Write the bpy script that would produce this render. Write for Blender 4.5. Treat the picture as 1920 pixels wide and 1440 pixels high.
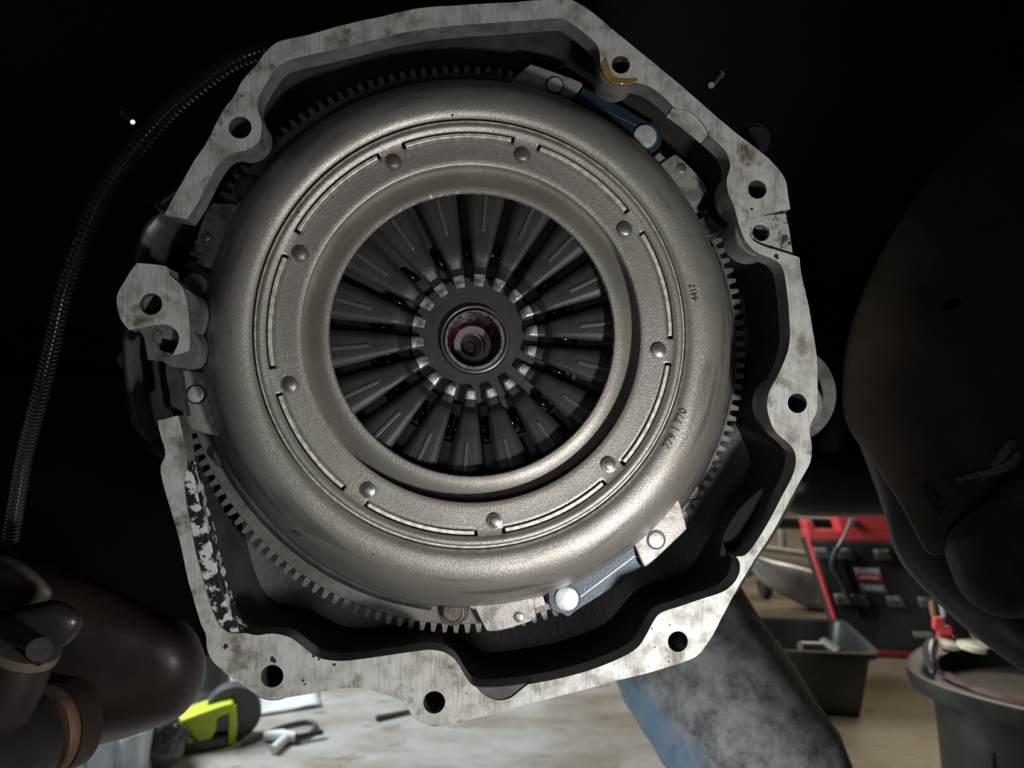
import bpy, bmesh, math, random
from mathutils import Vector, Matrix, noise
from mathutils.geometry import tessellate_polygon
random.seed(7)
PI = math.pi
C = bpy.context.scene.collection
for o in list(bpy.data.objects): bpy.data.objects.remove(o)

# ------------------------------------------------------------------ camera, world, lights, exposure
F = 1386.0            # focal length in pixels of the 1920 x 1440 frame
H = 0.72              # camera height above the workshop floor
cd = bpy.data.cameras.new('camera'); cam = bpy.data.objects.new('camera', cd); C.objects.link(cam)
cam.location = (0, 0, H); cam.rotation_euler = (PI/2, 0, 0)
cd.sensor_width = 36; cd.lens = 36*F/1920; cd.clip_start = 0.01
cd.dof.use_dof = True; cd.dof.focus_distance = 0.43; cd.dof.aperture_fstop = 9
bpy.context.scene.camera = cam
w = bpy.data.worlds.new('world'); bpy.context.scene.world = w; w.use_nodes = True
w.node_tree.nodes['Background'].inputs[0].default_value = (0.8, 0.9, 1, 1)
w.node_tree.nodes['Background'].inputs[1].default_value = 0.006
vs = bpy.context.scene.view_settings
vs.view_transform = 'Standard'; vs.look = 'None'; vs.exposure = 0; vs.gamma = 1; vs.use_curve_mapping = False

def area(name, loc, target, sx, sy, power, col=(1, 1, 1)):
    l = bpy.data.lights.new(name, 'AREA'); l.shape = 'RECTANGLE'; l.size = sx; l.size_y = sy
    l.energy = power; l.color = col
    o = bpy.data.objects.new(name, l); C.objects.link(o); o.location = loc
    o.rotation_euler = (Vector(target)-Vector(loc)).to_track_quat('-Z', 'Y').to_euler()
    return o
def spot(name, loc, target, size, power, cone, blend, col):
    l = bpy.data.lights.new(name, 'SPOT'); l.energy = power; l.color = col; l.shadow_soft_size = size
    l.spot_size = math.radians(cone); l.spot_blend = blend
    o = bpy.data.objects.new(name, l); C.objects.link(o); o.location = loc
    o.rotation_euler = (Vector(target)-Vector(loc)).to_track_quat('-Z', 'Y').to_euler()
    return o
spot('work_torch', (0.215, 0.085, 0.50), (-0.06, 0.43, 0.74), 0.022, 8.3, 98, 0.75, (1, 0.975, 0.93))
spot('camera_fill', (-0.04, -0.06, 0.60), (-0.03, 0.43, 0.76), 0.05, 0.85, 98, 0.8, (0.94, 0.98, 1))  # added fill spot near the camera, stands for no real torch
area('garage_lamp_left', (-1.7, 1.9, 1.9), (-0.3, 1.9, 0), 1.2, 1.2, 100, (0.86, 0.95, 1))
spot('leg_fill_spot', (-0.35, -0.35, 0.20), (0.30, 0.80, 0.33), 0.06, 42.0, 24, 0.7, (0.92, 0.97, 1))  # added spot that brightens the jeans leg, no lamp stands there
area('garage_lamp_right', (2.0, 3.0, 2.0), (0.9, 2.2, 0), 1.0, 1.0, 26, (1, 0.86, 0.66))

# ------------------------------------------------------------------ pixel -> world helpers
def W(px, py, Y): return Vector(((px-960)/F*Y, Y, H-(py-720)/F*Y))
A = Vector((-0.072, 1, -0.058)).normalized()
XX = A.cross(Vector((0, 0, 1))).normalized(); ZZ = XX.cross(A).normalized()
GY = 0.012                                   # depth of the clutch cover face behind the flange face
O = W(888, 621, 0.428) - A*GY
E = Matrix((( XX.x, A.x, ZZ.x, O.x), (XX.y, A.y, ZZ.y, O.y), (XX.z, A.z, ZZ.z, O.z), (0, 0, 0, 1)))
CAM = Vector((0, 0, H))
def P(px, py, yl):                           # point of the engine frame at depth yl seen at a pixel
    d = Vector(((px-960)/F, 1, -(py-720)/F))
    t = ((O-CAM).dot(A)+yl)/d.dot(A)
    q = CAM + d*t - O
    return (q.dot(XX), q.dot(ZZ))
S0 = 0.416/F
def RR(rpx, yl): return rpx*S0*(0.416+yl)/0.416

# ------------------------------------------------------------------ object helpers
def link(name, me, mat=None, parent=None, smooth=None):
    o = bpy.data.objects.new(name, me); C.objects.link(o)
    if mat is not None:
        for m in (mat if isinstance(mat, (list, tuple)) else [mat]): me.materials.append(m)
    if parent is not None: o.parent = parent
    if smooth is not None:
        for p in me.polygons: p.use_smooth = True
        try: me.set_sharp_from_angle(angle=math.radians(smooth))
        except Exception: pass
    return o
def from_bm(name, bm, mat, parent=None, smooth=None):
    bmesh.ops.recalc_face_normals(bm, faces=bm.faces)
    me = bpy.data.meshes.new(name); bm.to_mesh(me); bm.free()
    return link(name, me, mat, parent, smooth)
def tag(o, label=None, cat=None, group=None, kind=None):
    if label: o['label'] = label
    if cat: o['category'] = cat
    if group: o['group'] = group
    if kind: o['kind'] = kind
    return o
def thing(name, label, cat, mw=None, group=None):
    o = bpy.data.objects.new(name, None); C.objects.link(o); o.empty_display_size = 0.02
    if mw is not None: o.matrix_world = mw
    return tag(o, label, cat, group)
def bevel(o, w, seg=2, ang=40):
    m = o.modifiers.new('bevel', 'BEVEL'); m.width = w; m.segments = seg; m.limit_method = 'ANGLE'; m.angle_limit = math.radians(ang)
    return o
def crom(pts, sub=4, closed=True, jit=0.0):
    """Catmull-Rom resample; a point with a third element is kept as a sharp corner."""
    n = len(pts); out = []
    def g(i): return pts[i % n] if closed else pts[max(0, min(n-1, i))]
    for i in range(n if closed else n-1):
        p0, p1, p2, p3 = g(i-1), g(i), g(i+1), g(i+2)
        if len(p1) > 2: p0 = p1
        if len(p2) > 2: p3 = p2
        for k in range(sub):
            t = k/sub
            q = [0.5*((2*p1[a])+(-p0[a]+p2[a])*t+(2*p0[a]-5*p1[a]+4*p2[a]-p3[a])*t*t+(-p0[a]+3*p1[a]-3*p2[a]+p3[a])*t**3) for a in (0, 1)]
            if jit: q[0] += random.uniform(-jit, jit); q[1] += random.uniform(-jit, jit)
            out.append(tuple(q))
    if not closed: out.append((pts[-1][0], pts[-1][1]))
    return out
def slab(name, loops, y0, y1, mat, parent, bw=0, smooth=30, taper=1.0):
    """Flat plate: first loop is the outline, others are holes (engine-frame x,z), between depths y0 and y1."""
    vec = [[Vector((x, z, 0)) for x, z in lp] for lp in loops]
    tris = tessellate_polygon(vec)
    flat = [p for lp in loops for p in lp]; n = len(flat)
    cx = sum(p[0] for p in loops[0])/len(loops[0]); cz = sum(p[1] for p in loops[0])/len(loops[0])
    bm = bmesh.new()
    f = [bm.verts.new((x, y0, z)) for x, z in flat]
    b = [bm.verts.new((cx+(x-cx)*taper, y1, cz+(z-cz)*taper)) for x, z in flat]
    for t in tris:
        try: bm.faces.new([f[i] for i in t]); bm.faces.new([b[i] for i in reversed(t)])
        except ValueError: pass
    s = 0
    for lp in loops:
        m = len(lp)
        for i in range(m):
            j = (i+1) % m
            try: bm.faces.new((f[s+i], f[s+j], b[s+j], b[s+i]))
            except ValueError: pass
        s += m
    bmesh.ops.recalc_face_normals(bm, faces=bm.faces)
    bmesh.ops.dissolve_limit(bm, angle_limit=math.radians(0.4), verts=bm.verts, edges=bm.edges)
    o = from_bm(name, bm, mat, parent, smooth)
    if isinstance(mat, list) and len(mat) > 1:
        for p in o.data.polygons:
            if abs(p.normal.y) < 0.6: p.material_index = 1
    if bw: bevel(o, bw)
    return o
def circ(cx, cz, r, n=32, a0=0, a1=2*PI):
    return [(cx+r*math.cos(a0+(a1-a0)*i/n), cz+r*math.sin(a0+(a1-a0)*i/n)) for i in range(n)]
def lathe(name, prof, mat, parent, n=96, c=(0, 0), smooth=30, jit=None, a0=0, a1=2*PI, skip=None):
    """Revolve (radius, depth) pairs about the local Y axis through c."""
    bm = bmesh.new(); full = abs(a1-a0-2*PI) < 1e-6; m = n if full else n+1
    rows = []
    for i in range(m):
        a = a0+(a1-a0)*i/n; row = []
        for k, (r, y) in enumerate(prof):
            rr = r + (jit(k, a) if jit else 0)
            row.append(bm.verts.new((c[0]+rr*math.cos(a), y, c[1]+rr*math.sin(a))))
        rows.append(row)
    for i in range(n):
        A_, B_ = rows[i], rows[(i+1) % m]
        for k in range(len(prof)-1):
            if skip and skip(k, a0+(a1-a0)*(i+.5)/n): continue
            try: bm.faces.new((A_[k], A_[k+1], B_[k+1], B_[k]))
            except ValueError: pass
    bmesh.ops.remove_doubles(bm, verts=bm.verts, dist=1e-7)
    return from_bm(name, bm, mat, parent, smooth)
def tube(name, pts, r, mat, parent=None, n=16, cap=True, smooth=60, rib=None):
    bm = bmesh.new(); pts = [Vector(p) for p in pts]; rings = []
    up = Vector((0.12, 0.3, 1)).normalized()
    for i, p in enumerate(pts):
        d = (pts[min(i+1, len(pts)-1)]-pts[max(i-1, 0)]).normalized()
        u = d.cross(up).normalized(); v = u.cross(d)
        ri = r(i/(len(pts)-1)) if callable(r) else r
        if rib: ri *= rib(i)
        rings.append([bm.verts.new(p+u*ri*math.cos(2*PI*k/n)+v*ri*math.sin(2*PI*k/n)) for k in range(n)])
    for a, b in zip(rings, rings[1:]):
        for k in range(n): bm.faces.new((a[k], a[(k+1) % n], b[(k+1) % n], b[k]))
    if cap: bm.faces.new(rings[0]); bm.faces.new(rings[-1])
    return from_bm(name, bm, mat, parent, smooth)
def spline3(pts, sub=8):
    n = len(pts); out = []
    pts = [Vector(p) for p in pts]
    for i in range(n-1):
        p0, p1, p2, p3 = pts[max(i-1, 0)], pts[i], pts[i+1], pts[min(i+2, n-1)]
        for k in range(sub):
            t = k/sub
            out.append(0.5*((2*p1)+(p2-p0)*t+(2*p0-5*p1+4*p2-p3)*t*t+(3*p1-p0-3*p2+p3)*t**3))
    out.append(pts[-1]); return out
def box(bm, x0, x1, y0, y1, z0, z1, mtx=None):
    v = [bm.verts.new((x, y, z)) for x in (x0, x1) for y in (y0, y1) for z in (z0, z1)]
    for f in ((0,1,3,2), (4,6,7,5), (0,4,5,1), (2,3,7,6), (0,2,6,4), (1,5,7,3)): bm.faces.new([v[i] for i in f])
    if mtx is not None: bmesh.ops.transform(bm, matrix=mtx, verts=v)
    return v
def boxobj(name, dims, mat, parent=None, bw=0.003, mtx=None, seg=3):
    bm = bmesh.new(); box(bm, *dims, mtx); o = from_bm(name, bm, mat, parent, 35)
    if bw: bevel(o, bw, seg)
    return o
def dome(name, pts, Y, h, back, mat, parent=None, steps=8, sub=5, rough=0.0, sc=20, tilt=0.0, ctr=None):
    """A rounded solid: outline through pixels at distance Y, swelling h towards the viewer, back metres behind."""
    lp = crom(pts, sub); n = len(lp)
    cx = sum(p[0] for p in lp)/n; cy = sum(p[1] for p in lp)/n; yb = max(p[1] for p in lp)
    if ctr: cx, cy = ctr
    bm = bmesh.new(); rings = []
    for k in range(-1, steps+1):
        if k < 0: s, dy = 0.97, back
        else:
            t = k/steps*PI/2; s = max(math.cos(t), 0.0)**0.6; dy = -h*math.sin(t)
        if k == steps:
            c = bm.verts.new(W(cx, cy, Y-h+tilt*(yb-cy))); rings.append([c]); break
        ring = []
        for x, y in lp:
            q = W(cx+(x-cx)*s, cy+(y-cy)*s, Y+dy+tilt*(yb-(cy+(y-cy)*s)))
            if rough: q += Vector((0, 1, 0))*rough*noise.noise(q*sc)
            ring.append(bm.verts.new(q))
        rings.append(ring)
    for a, b in zip(rings, rings[1:]):
        for i in range(n):
            j = (i+1) % n
            if len(b) == 1: bm.faces.new((a[i], a[j], b[0]))
            else: bm.faces.new((a[i], a[j], b[j], b[i]))
    bm.faces.new(list(reversed(rings[0])))
    return from_bm(name, bm, mat, parent, 50)
def text_mesh(s, size, depth, name):
    cu = bpy.data.curves.new(name, 'FONT'); cu.body = s; cu.size = size; cu.extrude = depth
    cu.align_x = 'CENTER'; cu.resolution_u = 3
    o = bpy.data.objects.new(name, cu); C.objects.link(o)
    dg = bpy.context.evaluated_depsgraph_get(); dg.update()
    me = bpy.data.meshes.new_from_object(o.evaluated_get(dg)); bpy.data.objects.remove(o); bpy.data.curves.remove(cu)
    me.name = name; return me

# ------------------------------------------------------------------ materials
def mat(name, col, rough=0.5, metal=0.0, col2=None, sc=30, lo=0.42, hi=0.6, bump=0.0, bsc=400, col3=None, sc3=120, lo3=.6, hi3=.66,
        stretch=None, rvar=0.0, coat=0.0, spec=0.5, bdist=0.0006):
    m = bpy.data.materials.new(name); m.use_nodes = True; nt = m.node_tree; N = nt.nodes; L = nt.links
    b = N['Principled BSDF']
    b.inputs['Roughness'].default_value = rough; b.inputs['Metallic'].default_value = metal
    b.inputs['Coat Weight'].default_value = coat; b.inputs['Specular IOR Level'].default_value = spec
    tc = N.new('ShaderNodeTexCoord'); src = tc.outputs['Object']
    if stretch:
        mp = N.new('ShaderNodeMapping'); mp.inputs['Scale'].default_value = stretch[:3]
        if len(stretch) > 3: mp.inputs['Rotation'].default_value = (0, stretch[3], 0)
        L.new(src, mp.inputs[0]); src = mp.outputs[0]
    def nz(scale, a, c, det=6):
        n = N.new('ShaderNodeTexNoise'); n.inputs['Scale'].default_value = scale; n.inputs['Detail'].default_value = det
        n.inputs['Roughness'].default_value = 0.62
        L.new(src, n.inputs['Vector'])
        r = N.new('ShaderNodeMapRange'); r.inputs[1].default_value = a; r.inputs[2].default_value = c; L.new(n.outputs['Fac'], r.inputs[0])
        return r.outputs[0], n
    last = None
    if col2 is not None:
        f, n1 = nz(sc, lo, hi)
        mx = N.new('ShaderNodeMix'); mx.data_type = 'RGBA'; L.new(f, mx.inputs[0])
        mx.inputs[6].default_value = (*col, 1); mx.inputs[7].default_value = (*col2, 1); last = mx.outputs[2]
        if rvar:
            r = N.new('ShaderNodeMapRange'); r.inputs[3].default_value = rough-rvar; r.inputs[4].default_value = rough+rvar
            L.new(f, r.inputs[0]); L.new(r.outputs[0], b.inputs['Roughness'])
    if col3 is not None:
        f, n3 = nz(sc3, lo3, hi3)
        mx = N.new('ShaderNodeMix'); mx.data_type = 'RGBA'; L.new(f, mx.inputs[0])
        if last: L.new(last, mx.inputs[6])
        else: mx.inputs[6].default_value = (*col, 1)
        mx.inputs[7].default_value = (*col3, 1); last = mx.outputs[2]
    if last: L.new(last, b.inputs['Base Color'])
    else: b.inputs['Base Color'].default_value = (*col, 1)
    if bump:
        n = N.new('ShaderNodeTexNoise'); n.inputs['Scale'].default_value = bsc; n.inputs['Detail'].default_value = 4
        L.new(src, n.inputs['Vector'])
        bp = N.new('ShaderNodeBump'); bp.inputs['Strength'].default_value = bump; bp.inputs['Distance'].default_value = bdist
        L.new(n.outputs['Fac'], bp.inputs['Height']); L.new(bp.outputs[0], b.inputs['Normal'])
    return m

def flange_mat():
    m = mat('machined_cast_aluminium', (0.45, 0.45, 0.435), 0.55, 0.12, (0.22, 0.205, 0.185), 75, 0.44, 0.68, 0.22, 1100,
            (0.10, 0.08, 0.06), 52, 0.54, 0.68, rvar=.08)
    # machining lines, fine
    nt = m.node_tree; N = nt.nodes; L = nt.links; b = N['Principled BSDF']
    tc = N.new('ShaderNodeTexCoord'); mp = N.new('ShaderNodeMapping'); mp.inputs['Scale'].default_value = (900, 900, 40); mp.inputs['Rotation'].default_value = (0, 0.35, 0)
    n = N.new('ShaderNodeTexNoise'); n.inputs['Scale'].default_value = 1; n.inputs['Detail'].default_value = 3
    L.new(tc.outputs['Object'], mp.inputs[0]); L.new(mp.outputs[0], n.inputs['Vector'])
    old = b.inputs['Base Color'].links[0].from_socket
    mx = N.new('ShaderNodeMix'); mx.data_type = 'RGBA'; mx.blend_type = 'MULTIPLY'
    r = N.new('ShaderNodeMapRange'); r.inputs[1].default_value = .5; r.inputs[2].default_value = .72; r.inputs[4].default_value = .55
    L.new(n.outputs['Fac'], r.inputs[0]); L.new(r.outputs[0], mx.inputs[0]); L.new(old, mx.inputs[6])
    mx.inputs[7].default_value = (0.45, 0.40, 0.36, 1); L.new(mx.outputs[2], b.inputs['Base Color'])
    return m
M = {}
M['flange'] = flange_mat()
M['castwall'] = mat('dark_cast_wall', (0.15, 0.145, 0.14), 0.55, 0.2, (0.07, 0.065, 0.06), 60, .4, .65, .5, 500)  # darker tone for side faces and bosses
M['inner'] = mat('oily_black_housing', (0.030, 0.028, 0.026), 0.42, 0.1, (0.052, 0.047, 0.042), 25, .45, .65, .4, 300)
M['pocket'] = mat('dark_recess', (0.035, 0.034, 0.034), 0.5, 0.2, (0.06, 0.055, 0.05), 90, bump=.3)  # dark tone for the recessed spots
M['residue'] = mat('black_sealant_residue', (0.012, 0.012, 0.012), 0.35, 0.0, (0.5, 0.5, 0.49), 150, .50, .56, .6, 500)
M['ledge'] = mat('worn_cast_ledge', (0.40, 0.39, 0.37), 0.55, 0.3, (0.05, 0.045, 0.04), 170, .50, .60, .6, 500)
M['ledge_dark'] = mat('oily_cast_ledge', (0.14, 0.135, 0.125), 0.5, 0.3, (0.05, 0.045, 0.04), 120, .45, .62, .5, 500)
M['thread'] = mat('bare_thread_steel', (0.30, 0.29, 0.27), 0.32, 0.85, (0.16, 0.14, 0.11), 200)
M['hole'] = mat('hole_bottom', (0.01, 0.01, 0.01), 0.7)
M['oil'] = mat('amber_oil_film', (0.14, 0.085, 0.022), 0.08, 0.0, (0.22, 0.15, 0.05), 120, coat=1.0)

def cover_mat():
    m = mat('pressed_steel_cover', (0.42, 0.40, 0.37), 0.45, 0.65, (0.30, 0.283, 0.26), 22, .35, .7, .0, 0, (0.26, 0.24, 0.215), 260, .55, .80, rvar=.05)
    nt = m.node_tree; N = nt.nodes; L = nt.links; b = N['Principled BSDF']
    tc = N.new('ShaderNodeTexCoord')
    # brushed / flaky micro relief
    n = N.new('ShaderNodeTexNoise'); n.inputs['Scale'].default_value = 1050; n.inputs['Detail'].default_value = 3; n.inputs['Distortion'].default_value = 1.2
    L.new(tc.outputs['Object'], n.inputs['Vector'])
    bp = N.new('ShaderNodeBump'); bp.inputs['Strength'].default_value = 0.8; bp.inputs['Distance'].default_value = 0.00028
    L.new(n.outputs['Fac'], bp.inputs['Height']); L.new(bp.outputs[0], b.inputs['Normal'])
    # handling smudges: stretched round the axis on the outer shoulder
    sx = N.new('ShaderNodeSeparateXYZ'); L.new(tc.outputs['Object'], sx.inputs[0])
    def mth(op, a, bb=None):
        q = N.new('ShaderNodeMath'); q.operation = op
        for i, v in enumerate((a, bb)):
            if v is None: continue
            if isinstance(v, (int, float)): q.inputs[i].default_value = v
            else: L.new(v, q.inputs[i])
        return q.outputs[0]
    rad = mth('SQRT', mth('ADD', mth('MULTIPLY', sx.outputs[0], sx.outputs[0]), mth('MULTIPLY', sx.outputs[2], sx.outputs[2])))
    ang = mth('ARCTAN2', sx.outputs[2], sx.outputs[0])
    cb = N.new('ShaderNodeCombineXYZ'); L.new(mth('MULTIPLY', rad, 150), cb.inputs[0]); L.new(mth('MULTIPLY', ang, 1.9), cb.inputs[1])
    n2 = N.new('ShaderNodeTexNoise'); n2.inputs['Scale'].default_value = 1.0; n2.inputs['Detail'].default_value = 3; L.new(cb.outputs[0], n2.inputs['Vector'])
    r = N.new('ShaderNodeMapRange'); r.inputs[1].default_value = .56; r.inputs[2].default_value = .66; r.inputs[4].default_value = .6
    L.new(n2.outputs['Fac'], r.inputs[0])
    band = N.new('ShaderNodeMapRange'); band.inputs[1].default_value = .128; band.inputs[2].default_value = .136; L.new(rad, band.inputs[0])
    f = mth('MULTIPLY', r.outputs[0], band.outputs[0])
    old = b.inputs['Base Color'].links[0].from_socket
    mx = N.new('ShaderNodeMix'); mx.data_type = 'RGBA'; L.new(f, mx.inputs[0]); L.new(old, mx.inputs[6]); mx.inputs[7].default_value = (0.15, 0.145, 0.135, 1)
    L.new(mx.outputs[2], b.inputs['Base Color'])
    return m
M['cover'] = cover_mat()
M['lip'] = mat('bright_steel_highlight', (0.82, 0.80, 0.75), 0.4, 0.35, (0.5, 0.47, 0.43), 300)
M['rivet'] = mat('rivet_steel', (0.36, 0.35, 0.33), 0.36, 0.8, (0.26, 0.25, 0.23), 200, bump=.3, bsc=900)
M['rivet_bright'] = mat('bright_zinc_rivet', (0.66, 0.70, 0.72), 0.35, 0.5, (0.5, 0.53, 0.55), 260, bump=.3, bsc=900)
M['finger'] = mat('blued_spring_steel', (0.034, 0.034, 0.033), 0.5, 0.35, (0.024, 0.024, 0.0235), 40, bump=.25, bsc=700)
M['fingertip'] = mat('rubbed_spring_tip', (0.55, 0.55, 0.52), 0.38, 0.6, (0.22, 0.22, 0.2), 160, bump=.2)
M['bend'] = mat('bend_shade_steel', (0.013, 0.013, 0.013), 0.5, 0.2)  # near-black: shade of the steep bend put into the colour
M['rib'] = mat('finger_slot_rib', (0.085, 0.085, 0.082), 0.45, 0.5)
M['disc'] = mat('clutch_disc_steel', (0.037, 0.037, 0.036), 0.5, 0.4, (0.05, 0.05, 0.05), 50)
M['springs'] = mat('black_damper_spring', (0.03, 0.028, 0.025), 0.16, 0.9)
M['hub'] = mat('bright_hub_steel', (0.62, 0.60, 0.58), 0.3, 0.85, (0.3, 0.27, 0.26), 400, .45, .62)
M['hubring'] = mat('grey_hub_ring', (0.26, 0.26, 0.25), 0.35, 0.8)
M['grease'] = mat('dark_red_grease', (0.034, 0.002, 0.008), 0.22, 0.0, (0.005, 0.001, 0.002), 180, .4, .6, .9, 250, coat=.25, bdist=.002)
M['bearing'] = mat('pilot_bearing_steel', (0.27, 0.25, 0.24), 0.4, 0.6, (0.22, 0.2, 0.19), 250)
M['flywheel'] = mat('flywheel_iron', (0.165, 0.157, 0.145), 0.5, 0.4, (0.11, 0.10, 0.09), 45, bump=.35, bsc=900)
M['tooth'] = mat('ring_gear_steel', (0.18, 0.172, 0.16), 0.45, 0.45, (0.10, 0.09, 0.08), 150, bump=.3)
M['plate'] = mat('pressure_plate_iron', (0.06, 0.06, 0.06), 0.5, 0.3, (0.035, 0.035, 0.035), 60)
M['ear'] = mat('cast_ear_steel', (0.36, 0.34, 0.32), 0.48, 0.5, (0.17, 0.16, 0.155), 130, .45, .65, .3, 900)
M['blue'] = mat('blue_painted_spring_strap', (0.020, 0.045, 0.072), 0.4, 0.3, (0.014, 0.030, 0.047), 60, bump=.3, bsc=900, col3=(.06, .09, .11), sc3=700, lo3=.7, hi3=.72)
M['bolt'] = mat('brown_bolt_head', (0.075, 0.062, 0.058), 0.5, 0.5, (0.13, 0.1, 0.09), 200, bump=.5)
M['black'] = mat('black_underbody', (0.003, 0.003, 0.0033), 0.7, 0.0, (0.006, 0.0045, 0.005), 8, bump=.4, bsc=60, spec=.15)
M['blackmetal'] = mat('black_painted_metal', (0.02, 0.02, 0.021), 0.36, 0.3, (0.03, 0.028, 0.027), 30, bump=.3, bsc=200)
M['conduit'] = mat('black_plastic_conduit', (0.05, 0.05, 0.05), 0.22, 0.0, coat=.5)
M['brown'] = mat('brown_primed_steel', (0.21, 0.155, 0.112), 0.6, 0.0, (0.12, 0.09, 0.07), 14, .35, .68, .4, 120, (0.02, .017, .015), 110, .68, .74)
M['darkbrown'] = mat('dark_brown_cast', (0.016, 0.011, 0.009), 0.5, 0.1, (0.034, 0.019, 0.015), 12, .45, .66, .5, 90)
M['tan'] = mat('dusty_tan_metal', (0.12, 0.095, 0.075), 0.55, 0.1, (0.04, 0.03, 0.024), 14)
M['rust'] = mat('rusty_weld', (0.13, 0.07, 0.045), 0.7, 0.2, (0.05, 0.03, 0.022), 60, bump=.8, bsc=200)
M['purple'] = mat('dark_crusty_casting', (0.07, 0.06, 0.066), 0.6, 0.0, (0.12, 0.105, 0.11), 22, .4, .68, .8, 90, bdist=.003)
M['greytube'] = mat('grey_rubbed_pipe', (0.07, 0.072, 0.068), 0.42, 0.0, (0.10, 0.10, 0.092), 20, bump=.3, bsc=80)
M['greyring'] = mat('dull_cast_ring', (0.12, 0.12, 0.115), 0.55, 0.3, (0.06, 0.06, 0.055), 60, bump=.4)
M['teal'] = mat('teal_paint_dot', (0.05, 0.16, 0.13), 0.5)
M['chalk'] = mat('grey_paint_smear', (0.42, 0.41, 0.38), 0.8, 0, (0.28, 0.26, 0.24), 160, bump=.5)
M['ink'] = mat('stamped_black_ink', (0.012, 0.011, 0.010), 0.7)
M['stamp'] = mat('etched_dark_mark', (0.05, 0.048, 0.045), 0.6, 0.3)
M['brass'] = mat('yellow_zinc_bolt', (0.45, 0.42, 0.30), 0.35, 0.8, (0.25, 0.22, 0.13), 200)
M['concrete'] = mat('workshop_concrete', (0.46, 0.455, 0.43), 0.42, 0.0, (0.28, 0.245, 0.20), 4.5, .40, .64, .25, 60, (0.16, 0.115, 0.08), 11, .58, .72, stretch=(1, 2.2, 1), rvar=.12, spec=.4, bdist=.004)
M['wallpaint'] = mat('garage_wall_paint', (0.22, 0.21, 0.185), 0.7, 0, (0.15, 0.145, 0.13), 3)
M['bin'] = mat('black_plastic_bin', (0.022, 0.023, 0.022), 0.4, 0, (0.045, 0.046, 0.04), 12, .5, .7, bump=.2, bsc=80)
M['case'] = mat('black_case_plastic', (0.021, 0.023, 0.022), 0.45, 0, (0.03, 0.031, 0.029), 12)
M['red'] = mat('red_case_plastic', (0.75, 0.075, 0.075), 0.45)
M['dullred'] = mat('deep_red_plastic', (0.18, 0.015, 0.02), 0.5)
M['white'] = mat('white_plastic', (0.72, 0.74, 0.74), 0.4)
M['clearwhite'] = mat('frosted_white_plastic', (0.66, 0.72, 0.80), 0.25, 0, (0.5, 0.55, 0.64), 14)
M['lime'] = mat('lime_tool_plastic', (0.60, 0.72, 0.03), 0.42, 0, (0.5, 0.6, 0.03), 20)
M['toolgrey'] = mat('grey_tool_rubber', (0.075, 0.08, 0.085), 0.45)
M['blackgloss'] = mat('black_bag_film', (0.035, 0.036, 0.042), 0.22, 0, (0.07, .07, .08), 18, bump=.6, bsc=30, bdist=.01)
M['bluecloth'] = mat('blue_shop_plastic', (0.03, 0.25, 0.42), 0.5)
M['bluecap'] = mat('bright_blue_cap', (0.05, 0.16, 0.7), 0.4)
M['chrome'] = mat('chromed_steel', (0.6, 0.6, 0.6), 0.2, 1.0)
M['alu'] = mat('dusty_sheet_aluminium', (0.62, 0.64, 0.64), 0.35, 0.5, (0.22, 0.225, 0.22), 6, stretch=(1, 3, 1))
M['bar'] = mat('cream_steel_bar', (0.36, 0.34, 0.27), 0.45, 0.2, (0.2, 0.18, 0.14), 9)
M['cream2'] = mat('latch_edge_highlight', (0.30, 0.29, 0.24), 0.4, 0, (0.08, 0.08, 0.07), 60)
M['cream'] = mat('cream_cap_plastic', (0.66, 0.63, 0.47), 0.4)
M['sludge'] = mat('dried_brown_sludge', (0.17, 0.115, 0.095), 0.75, 0, (0.09, 0.04, 0.035), 26, bump=.9, bsc=60, bdist=.004)
M['oilpan'] = mat('dark_used_oil', (0.035, 0.026, 0.021), 0.25, 0, (0.05, 0.036, 0.03), 10)
M['wood'] = mat('orange_handle', (0.5, 0.26, 0.13), 0.4)
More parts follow.
